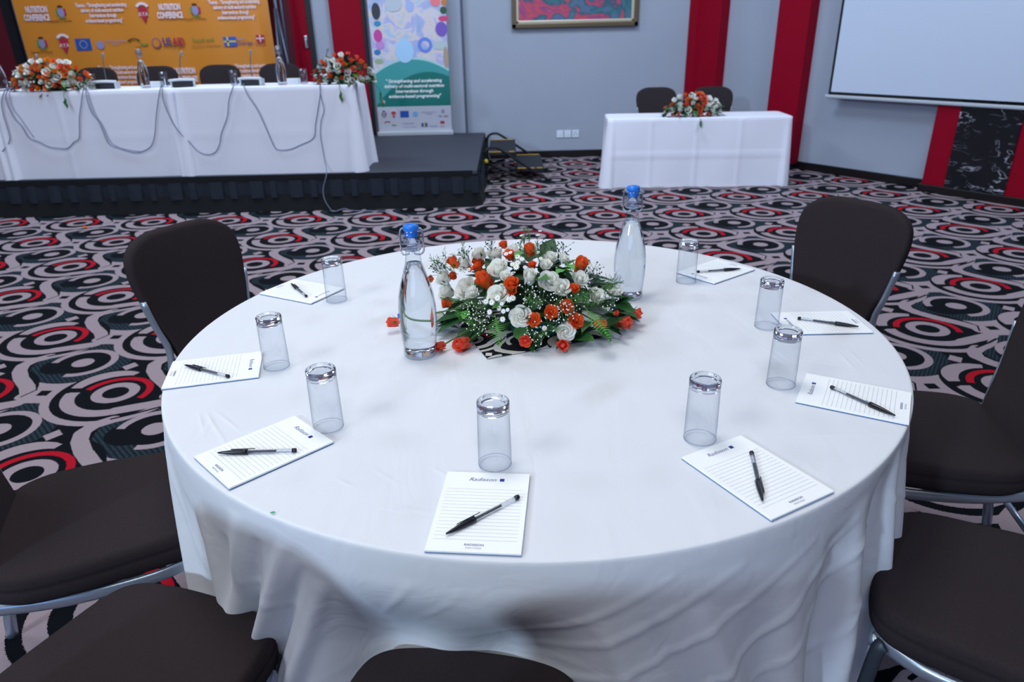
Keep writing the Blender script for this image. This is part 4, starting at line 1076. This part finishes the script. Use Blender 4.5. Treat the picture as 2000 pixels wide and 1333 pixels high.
M_GF = thin_glass('far_glass', (.86, .88, .92), edge=(.3, .33, .4))
for i, (x, lab) in enumerate(((180, 'right of the left flowers'), (321, 'right of the centre carafe'), (458, 'in front of the fourth chair'), (594, 'left of the right flowers'))):
    q = aty(x, 160, 5.12); o = link('drinking_glass', lathe([(0, 0.004), (.03, 0), (.032, .004), (.035, .13), (.033, .13), (.030, .008), (0, .008)], 20), M_GF); o.location = (q.x, 5.12, ZH + .001); tag(o, 'clear glass on the head table ' + lab, 'glass', 'glasses on the head table')
for x, lab in ((303, 'white note block on the head table beside the centre carafe'), (573, 'white note block on the head table beside the right carafe')):
    q = aty(x, 158, 5.2); o = link('note_block', box(-.055, .055, -.04, .04, 0, .045, .003), mat('white_paper', 'dfe6ea', .6)); o.location = (q.x, 5.2, ZH + .001); tag(o, lab, 'paper')

# cables draped over the front of the head table
M_CAB = mat('grey_cable', '7a8098', .5)
def cable(label, pts, r=.0045, off=.02, group='grey cables hanging over the head table front'):
    P = []
    for (x, y) in pts:
        q = aty(x, y, HY0 - off); P.append(q)
    o = link('cable', tube(catmull(P, 5), r, 6), M_CAB); tag(o, label, 'cable', group)
z = 3.03
def c1(l): return [(x / z, y / z) for x, y in l]
def c2(l): return [(480 + x / z, y / z) for x, y in l]
cable('grey cable loop hanging at the far left of the head table', c1([(75, 522), (35, 530), (10, 600), (20, 680), (45, 760), (58, 830), (20, 890), (-40, 935)]))
cable('grey cable loop under the left flowers', c1([(60, 520), (35, 560), (45, 620), (85, 700), (130, 750), (170, 815), (230, 840), (285, 868), (350, 878), (400, 878), (440, 840), (468, 815), (470, 700), (480, 620), (490, 545), (500, 515)]))
cable('grey cable loop left of the centre carafe', c1([(508, 515), (515, 590), (545, 670), (590, 730), (640, 845), (700, 875), (780, 900), (830, 900), (890, 870), (915, 800), (925, 680), (940, 570), (955, 502)]))
cable('grey cable loop right of the centre carafe', c1([(960, 502), (965, 590), (1000, 680), (1050, 770), (1110, 830), (1170, 895), (1230, 915), (1275, 900), (1300, 850), (1310, 790), (1345, 690), (1355, 590), (1385, 500)]))
cable('grey cable loop by the right microphone', c2([(-15, 495), (10, 560), (70, 650), (120, 760), (170, 870), (200, 888), (260, 885), (320, 860), (400, 818), (412, 740), (425, 660), (440, 560), (440, 490)]))
cable('thin second strand beside the centre left cable loop', c1([(512, 515), (535, 600), (565, 680), (610, 750), (655, 840), (720, 878), (830, 898)]), .003, .016)
cable('thin second strand beside the far left cable loop', c1([(70, 522), (55, 560), (75, 640), (120, 700), (160, 760), (200, 815)]), .003, .016)
P = [aty(x, y, HY0 - .02) for x, y in c2([(438, 488), (442, 560), (462, 650), (445, 720), (442, 800), (455, 880), (470, 960)])] + [aty(480 + 478 / z, 1030 / z, SY - .06), aty(480 + 458 / z, 1120 / z, SY - .07), aty(480 + 470 / z, 1190 / z, SY - .09), aty(480 + 510 / z, 1250 / z, SY - .1)]
o = link('cable', tube(catmull(P, 5), .004, 6), M_CAB); tag(o, 'grey cable running from the head table down the stage skirt to the floor', 'cable')
P = [atz(645, 412, .004), atz(655, 413, .01), atz(672, 408, .015), atz(684, 411, .006), atz(700, 412, .004), atz(760, 413, .004)]
o = link('cable', tube(catmull(P, 5), .004, 6), M_CAB); tag(o, 'thin cable end lying on the carpet by the stage skirt', 'cable')

# orange petal on the carpet, paper under the left chair
o = link('petal', leaf_me(.35, .3, .2, 5), mat('orange_petal')); o.location = atz(158, 444, .012); o.scale = (.07,) * 3; tag(o, 'small orange petal on the carpet in front of the stage', 'petal')
t = thing('paper_sheet', 'white sheet with purple writing on the carpet at the left edge', 'paper', atz(8, 996, .003), R(12))
link('sheet', box(-.13, .05, -.06, .03, 0, .002), mat('white_paper'), t)
tm_ = text_me('Plenary', .03, .4); o = link('lettering', tm_, mat('purple_print', '4b2a8c', .5), t); o.location = (-.01, .005, .0025)

# ------------------------------------------------------------------ orange banner
YBN = 7.12
bx0, bx1 = aty(58, 127, YBN).x, aty(537, 100, YBN).x
M_ORG = mat('orange_vinyl', 'd38429', .42, noise=(1.2, .04)); M_ORG.node_tree.nodes['Principled BSDF'].inputs['Roughness'].default_value = .38
bn = thing('conference_banner', 'wide orange conference banner with white lettering behind the head table', 'banner', ((bx0 + bx1) / 2, YBN, ZS))
vs = []; fs = []; nx_, nz_ = 80, 24
for i in range(nx_ + 1):
    for j in range(nz_ + 1):
        x = bx0 + (bx1 - bx0) * i / nx_; z_ = ZS + .35 + 2.2 * j / nz_
        y = .006 * math.sin(x * 3.1 + z_ * .8) + .004 * math.sin(x * 9 + z_ * 3) + (.03 * math.exp(-((x - bx1 + .14) / .05) ** 2) * .3)
        vs.append((x - bn.location.x, y, z_ - ZS))
for i in range(nx_):
    for j in range(nz_): a = i * (nz_ + 1) + j; fs.append((a, a + nz_ + 1, a + nz_ + 2, a + 1))
link('banner_sheet', mesh('sheet', vs, fs, True), M_ORG, bn)
for xx_ in (bx0 - .03, bx1 + .13):
    link('banner_pole', tube([(xx_ - bn.location.x, .05, 0.0), (xx_ - bn.location.x, .05, 2.6)], .018, 8), mat('grey_pole', '5a6070', .4, .6), bn)
def bt(s, px, py, size, m, shear=0, bold=0, line=1.0, root=None, Y=None, space=1.0, sx=1.0):
    root = root or bn; Y = Y or YBN - .018
    me = text_me(s, size, shear, bold=bold, line=line, space=space); me.transform(Matrix.Diagonal((sx, 1, 1, 1))); me.transform(Matrix.Rotation(PI / 2, 4, 'X'))
    q = aty(px, py, Y); o = link('lettering', me, m, root); o.location = q - Vector(root.location); return o
def flat(me, px, py, m, dy=0, root=None, Y=None, nm='emblem', dx=0, dz=0):
    root = root or bn; Y = (Y or YBN - .018) - dy
    me.transform(Matrix.Rotation(PI / 2, 4, 'X')); q = aty(px, py, Y) + Vector((dx, 0, dz)); o = link(nm, me, m, root); o.location = q - Vector(root.location); return o
def rect_me(w_, h_): return mesh('rect', [(-w_ / 2, -h_ / 2, 0), (w_ / 2, -h_ / 2, 0), (w_ / 2, h_ / 2, 0), (-w_ / 2, h_ / 2, 0)], [(0, 1, 2, 3)])
M_PW = mat('banner_white', 'e6d3dc', .5); M_PD = mat('banner_dark', '4a3018', .6); M_PR = mat('banner_red', 'b02040', .5); M_PB_ = mat('banner_blue', '1d4fa8', .5); M_PV = mat('banner_lilac', '8f8bb8', .5); M_PG = mat('banner_green', '5a8a3a', .6); M_PY = mat('banner_yellow', 'd8b838', .5)
TH = 'Theme: - "Strengthening and accelerating\ndelivery of multi-sectoral nutrition\ninterventions through\nevidence-based programming"'
for (x, y) in ((71, 27), (331, 22), (361, 147)): bt('NUTRITION', x, y - 8 if y < 100 else y - 8, .088, M_PW, bold=.004, sx=.52); bt('CONFERENCE', x + 1, y + 8, .088, M_PW, bold=.004, sx=.52)
for (x, y) in ((200, 25), (459, 19), (487, 143), (243, 146)): bt(TH, x, y, .056, M_PW, bold=.0018, line=.95, sx=.62)
def crest(x, y, root=None, Y=None, s=1, tx=True):
    flat(disc_me(.036 * s, .05 * s), x, y, M_PV, 0, root, Y); flat(rect_me(.02 * s, .07 * s), x, y, M_PG, -.001, root, Y, dx=-.045 * s); flat(rect_me(.02 * s, .07 * s), x, y, M_PR, -.001, root, Y, dx=.045 * s); flat(disc_me(.03 * s, .014 * s), x, y, M_PD, .001, root, Y, dz=.058 * s); flat(rect_me(.09 * s, .012 * s), x, y, M_PG, .001, root, Y, dz=-.058 * s)
    if tx: bt('Republic of Zambia', x, y + 17 * s, .032 * s, M_PD, root=root, Y=Y)
for (x, y) in ((119, 24), (381, 20), (82, 85)): crest(x, y)
def shield(x, y, s=1, root=None, Y=None):
    flat(mesh('sh', [(-.055 * s, .03 * s, 0), (0, -.1 * s, 0), (.055 * s, .03 * s, 0), (.045 * s, .06 * s, 0), (0, .075 * s, 0), (-.045 * s, .06 * s, 0)], [(0, 1, 2, 3, 4, 5)]), x, y, M_PR, 0, root, Y)
    flat(disc_me(.085 * s, .075 * s, 20, 'cap', .15 * PI, .85 * PI, .62), x, y, M_PW, .001, root, Y, dz=.045 * s)
    bt('AIA' if False else '\u0394Y\u0394' if False else 'AYA', x, y + 1, .06 * s, M_PW, root=root, Y=(Y or YBN - .018) - .002)
for (x, y) in ((280, 27), (126, 88)): shield(x, y)
flat(rect_me(.175, .125), 163, 87, M_PB_)
for k in range(12): flat(disc_me(.006, .006, 6), 163, 87, M_PY, .001, dx=.04 * math.cos(k * PI / 6), dz=.04 * math.sin(k * PI / 6))
flat(disc_me(.045, .045), 196, 88, M_PV); bt('UNITED NATIONS\nZAMBIA', 226, 83, .03, M_PV)
flat(disc_me(.075, .04, 16, 'a', .1 * PI, .95 * PI, .7), 262, 82, M_PD); flat(disc_me(.05, .03, 14, 'a', PI, 1.9 * PI, .5), 281, 84, M_PG)
bt('SUN', 270, 93, .03, M_PD)
flat(disc_me(.05, .055), 305, 84, mat('banner_mauve', '9a5a6a', .6)); flat(disc_me(.035, .04), 305, 84, mat('orange_vinyl'), .001)
bt('US', 325.5, 82, .115, mat('banner_indigo', '4a3a80', .5), bold=.003, sx=.72); bt('AID', 348.5, 82, .115, M_PR, bold=.003, sx=.72); bt('FROM THE AMERICAN PEOPLE', 338, 91, .026, M_PD, sx=.7)
bt('Food and', 396, 78, .065, M_PG); bt('Agriculture Organization', 403, 89, .034, mat('banner_brown', '9a6a3a', .6))
flat(rect_me(.145, .10), 449, 81, mat('banner_flagblue', '2a5ab8', .5)); flat(rect_me(.145, .018), 449, 81, M_PY, .001); flat(rect_me(.022, .10), 449, 81, M_PY, .001, dx=-.025)
bt('Sweden', 470, 76, .035, M_PV); bt('Sverige', 479, 84, .06, mat('banner_indigo'))
flat(rect_me(.09, .075), 508, 75, M_PR); flat(rect_me(.09, .012), 508, 75, M_PW, .001); flat(rect_me(.012, .075), 508, 75, M_PW, .001); bt('UKaid', 508, 86, .045, M_PR)
# tripod stand right of the banner
sd = thing('banner_stand', 'grey folding stand pole right of the orange banner', 'stand', (aty(551, 100, 7.0).x, 7.0, ZS))
link('pole', tube([(0, 0, 0), (0, 0, 2.4)], .02, 8), mat('grey_pole'), sd)
link('leg', tube([(.01, -.02, 1.45), (.13, -.05, 0)], .013, 8), mat('grey_pole'), sd); link('leg', tube([(-.01, -.02, 1.45), (-.06, -.1, 0)], .013, 8), mat('grey_pole'), sd)

# ------------------------------------------------------------------ roll-up banner
YR = 7.33
rx0, rx1 = -1.635, -.735
ru = thing('rollup_banner', 'tall roll-up banner with green wave and white text on the stage', 'banner', ((rx0 + rx1) / 2, YR, ZS))
W2 = (rx1 - rx0) / 2
rm = bpy.data.materials.new('rollup_print'); rm.use_nodes = True; nt = rm.node_tree; b = nt.nodes['Principled BSDF']; b.inputs['Roughness'].default_value = .3
tc = nt.nodes.new('ShaderNodeTexCoord'); sp = nt.nodes.new('ShaderNodeSeparateXYZ'); nt.links.new(tc.outputs['Object'], sp.inputs[0]); N.nt = nt
nz = nt.nodes.new('ShaderNodeTexNoise'); nz.inputs['Scale'].default_value = 5.2; nz.inputs['Detail'].default_value = 4; nz.inputs['Distortion'].default_value = 1.0; nt.links.new(tc.outputs['Object'], nz.inputs['Vector'])
rp = nt.nodes.new('ShaderNodeValToRGB'); el = rp.color_ramp.elements
cols = [(.0, '6f7ba8'), (.34, '9db6de'), (.42, 'b8b4dc'), (.48, 'd2cfe0'), (.54, 'dccdc4'), (.6, 'a9c8e6'), (.68, 'c9bcd8'), (1, 'd8a8b8')]
el[0].position = 0; el[0].color = hx(cols[0][1]) + (1,); el[1].position = 1; el[1].color = hx(cols[-1][1]) + (1,)
for p_, c in cols[1:-1]: e = el.new(p_); e.color = hx(c) + (1,)
nt.links.new(nz.outputs['Fac'], rp.inputs[0])
X_ = N(sp.outputs[0]); Z_ = N(sp.outputs[2])
wave = (Z_ + X_ * X_ * .75 - X_ * .03) < .875
wave2 = (Z_ + X_ * X_ * .75 - X_ * .03) < .90
lightg = (Z_ - X_ * .35 + X_ * X_ * .9) > .70
def mixn(f, a, b_):
    mx = nt.nodes.new('ShaderNodeMix'); mx.data_type = 'RGBA'; nt.links.new(f.k, mx.inputs[0])
    for i_, v in ((6, a), (7, b_)):
        if isinstance(v, tuple): mx.inputs[i_].default_value = v
        else: nt.links.new(v, mx.inputs[i_])
    return mx.outputs[2]
gcol = mixn(lightg, hx('0e6e68') + (1,), hx('3f9a9c') + (1,))
c_ = mixn(wave2, rp.outputs[0], hx('a9d3d6') + (1,)); c_ = mixn(wave, c_, gcol); c_ = mixn(Z_ < .345, c_, hx('b9bccb') + (1,)); nt.links.new(c_, b.inputs['Base Color'])
bm = bmesh.new(); add_box(bm, -W2, W2, -.002, .002, .05, 2.05); link('printed_sheet', bm_mesh('s', bm), rm, ru)
link('base_cassette', box(-W2 - .02, W2 + .02, -.05, .05, .0, .055, .012, 3), mat('alu', 'c8cdd6', .35, .4), ru)
link('support_pole', tube([(0, .05, .05), (0, .03, 2.05)], .012, 8), mat('alu'), ru); link('top_rail', box(-W2, W2, -.012, .012, 2.05, 2.08, .004), mat('alu'), ru)
YT = YR - .006; M_TW = mat('print_white', 'e9eef2', .5)
bt('" Strengthening and accelerating\ndelivery of multi-sectoral nutrition\ninterventions through\nevidence-based programming"', 809, 173, .052, M_TW, .15, .0016, 1.12, ru, YT)
crest(750, 223, ru, YT, .55, False); shield(769, 224, .5, ru, YT)
flat(rect_me(.105, .075), 790, 223, M_PB_, 0, ru, YT); flat(disc_me(.032, .032), 811, 223, mat('un_blue', '6fa6d8', .5), 0, ru, YT); bt('UNITED NATIONS\nZAMBIA', 837, 221, .022, M_PV, root=ru, Y=YT)
flat(disc_me(.022, .022), 865, 217, M_PV, 0, ru, YT); bt('US', 860, 227, .036, M_PB_, root=ru, Y=YT); bt('AID', 871, 227, .036, M_PR, root=ru, Y=YT)
flat(disc_me(.04, .025, 14, 'a', .1 * PI, .95 * PI, .6), 757, 241, M_PR, 0, ru, YT); flat(disc_me(.03, .02, 12, 'a', PI, 1.9 * PI, .5), 770, 243, M_PG, 0, ru, YT)
bt('Food and', 797, 241, .036, M_PV, root=ru, Y=YT); bt('Agriculture Organization', 801, 248, .018, M_PV, root=ru, Y=YT)
flat(rect_me(.075, .045), 829, 244, mat('flag_dark', '3a5a90', .5), 0, ru, YT); flat(rect_me(.014, .045), 829, 244, M_PY, .001, ru, YT); bt('Sverige', 847, 246, .034, M_PV, root=ru, Y=YT)
flat(rect_me(.05, .03), 864, 239, M_PR, 0, ru, YT); bt('UKaid', 864, 247, .022, M_PR, root=ru, Y=YT)
# blurred picture content: cup, cloth, vegetables, sleeves (flat print)
for (x, y, rx_, ry_, c, ri) in ((830, 88, .085, .085, '6a86e0', .6), (790, 100, .11, .13, 'a8d2f4', 0), (738, 70, .05, .07, 'c8409a', 0), (742, 88, .05, .05, 'c48ad0', 0), (737, 46, .04, .03, '2a8ab8', 0), (734, 22, .05, .09, '2c3038', 0), (862, 57, .07, .08, '7a5ab8', 0), (866, 36, .06, .03, 'd84078', 0), (850, 3, .06, .05, 'f07a80', 0), (866, 20, .04, .04, '2f5a34', 0), (867, 4, .03, .04, 'c87a30', 0), (737, 102, .04, .03, '2a78b8', 0), (740, 120, .05, .03, '9ab08a', 0), (860, 88, .09, .05, 'b8c8cc', 0), (768, 8, .1, .08, 'bcc6d0', 0), (800, 12, .05, .06, 'a8b8e8', 0), (871, 112, .03, .12, 'b09a88', 0)):
    flat(disc_me(rx_, ry_, 24, 'b', 0, 2 * PI, ri), x, y, mat('print_' + c, c, .3), .0005 + .0002 * (hash(c) % 5 if False else (x % 5)), ru, YT, 'printed_shape')

# ------------------------------------------------------------------ painting, sockets
pt = thing('framed_painting', 'framed floral painting in pink and teal hanging on the grey back wall', 'painting', (.775, YB - .03, 0))
pb = aty(1000, 56, YB - .05); pe = aty(1246, 52, YB - .05); zb_ = pb.z; xl = pb.x - pt.location.x; xr = pe.x - pt.location.x
pmn = bpy.data.materials.new('painted_canvas'); pmn.use_nodes = True; nt = pmn.node_tree; b = nt.nodes['Principled BSDF']; b.inputs['Roughness'].default_value = .5
tc = nt.nodes.new('ShaderNodeTexCoord'); nz = nt.nodes.new('ShaderNodeTexNoise'); nz.inputs['Scale'].default_value = 2.6; nz.inputs['Detail'].default_value = 4; nz.inputs['Distortion'].default_value = 1.6; nt.links.new(tc.outputs['Object'], nz.inputs['Vector'])
rp = nt.nodes.new('ShaderNodeValToRGB'); el = rp.color_ramp.elements; el[0].position = .3; el[0].color = hx('5a5f8c') + (1,); el[1].position = .72; el[1].color = hx('d8606a') + (1,)
for p_, c in ((.40, '4f6a8a'), (.45, '2c6a74'), (.50, '34506a'), (.53, 'a8406a'), (.58, 'c04a58'), (.64, '8a3a78')): e = el.new(p_); e.color = hx(c) + (1,)
nt.links.new(nz.outputs['Fac'], rp.inputs[0]); nt.links.new(rp.outputs[0], b.inputs['Base Color'])
link('canvas', box(xl + .08, xr - .08, -.01, .0, zb_ + .08, zb_ + 1.0), pmn, pt)
M_GOLD = mat('aged_gold', '6d5f4a', .4, .5, noise=(60, .2)); M_LIN = mat('silver_liner', 'c2bba6', .4, .3)
def frame(x0, x1, z0, z1, w_, y0, y1, nm, m):
    bm = bmesh.new()
    for (a, b2_, c, d_) in ((x0, x1, z0, z0 + w_), (x0, x1, z1 - w_, z1), (x0, x0 + w_, z0, z1), (x1 - w_, x1, z0, z1)): add_box(bm, a, b2_, y0, y1, c, d_, .008, 2)
    link(nm, bm_mesh(nm, bm), m, pt)
frame(xl, xr, zb_, zb_ + 1.08, .052, -.035, .02, 'frame', M_GOLD); frame(xl + .05, xr - .05, zb_ + .05, zb_ + 1.03, .034, -.024, .01, 'liner', M_LIN)
sk = [(.571, .655), (.668, .752), (.766, .853)]
for i, (a, b_) in enumerate(sk):
    k = 7.5 / 7.38; t = thing('wall_socket', ('left blank white wall plate above the skirting', 'middle white wall plate above the skirting', 'right white wall socket with pin holes above the skirting')[i], 'socket', ((a + b_) / 2 + .003, YB, .285), 0, 'white wall plates near the floor')
    link('plate', box(-.043, .043, -.012, 0, -.045, .045, .004), mat('white_plastic', 'd6e2ef', .4), t)
    if i == 2:
        for (dx, dz) in ((0, .018), (-.018, -.01), (.018, -.01)): link('pin_hole', box(dx - .004, dx + .004, -.0135, -.011, dz - .007, dz + .007), mat('dark_plastic'), t)
    else: link('rocker', box(-.018, .018, -.0145, -.011, -.02, .02, .002), mat('white_plastic'), t)

# ------------------------------------------------------------------ projection screen on the slanted wall
ps = thing('projection_screen', 'large white projection screen with black border on the right wall', 'screen')
S0, S1, Z0 = .297, 3.3, .80
link('screen_fabric', box(S0 + .03, S1 - .03, .165, .172, Z0 + .05, 2.9, M=MS), mat('screen_white', 'c3cee2', .75), ps)
link('black_border', box(S0, S1, .158, .165, Z0 + .02, 2.95, M=MS), mat('black_border_cloth', '0b0e14', .8), ps)
link('weight_bar', box(S0 - .03, S1 + .03, .145, .185, Z0 - .012, Z0 + .022, .012, 3, M=MS), mat('screen_bar', 'b4bcc6', .4), ps)
for o in list(bpy.data.objects):
    if o.type == 'MESH' and len(o.data.materials) == 0: o.data.materials.append(mat('plain_grey', '808080'))
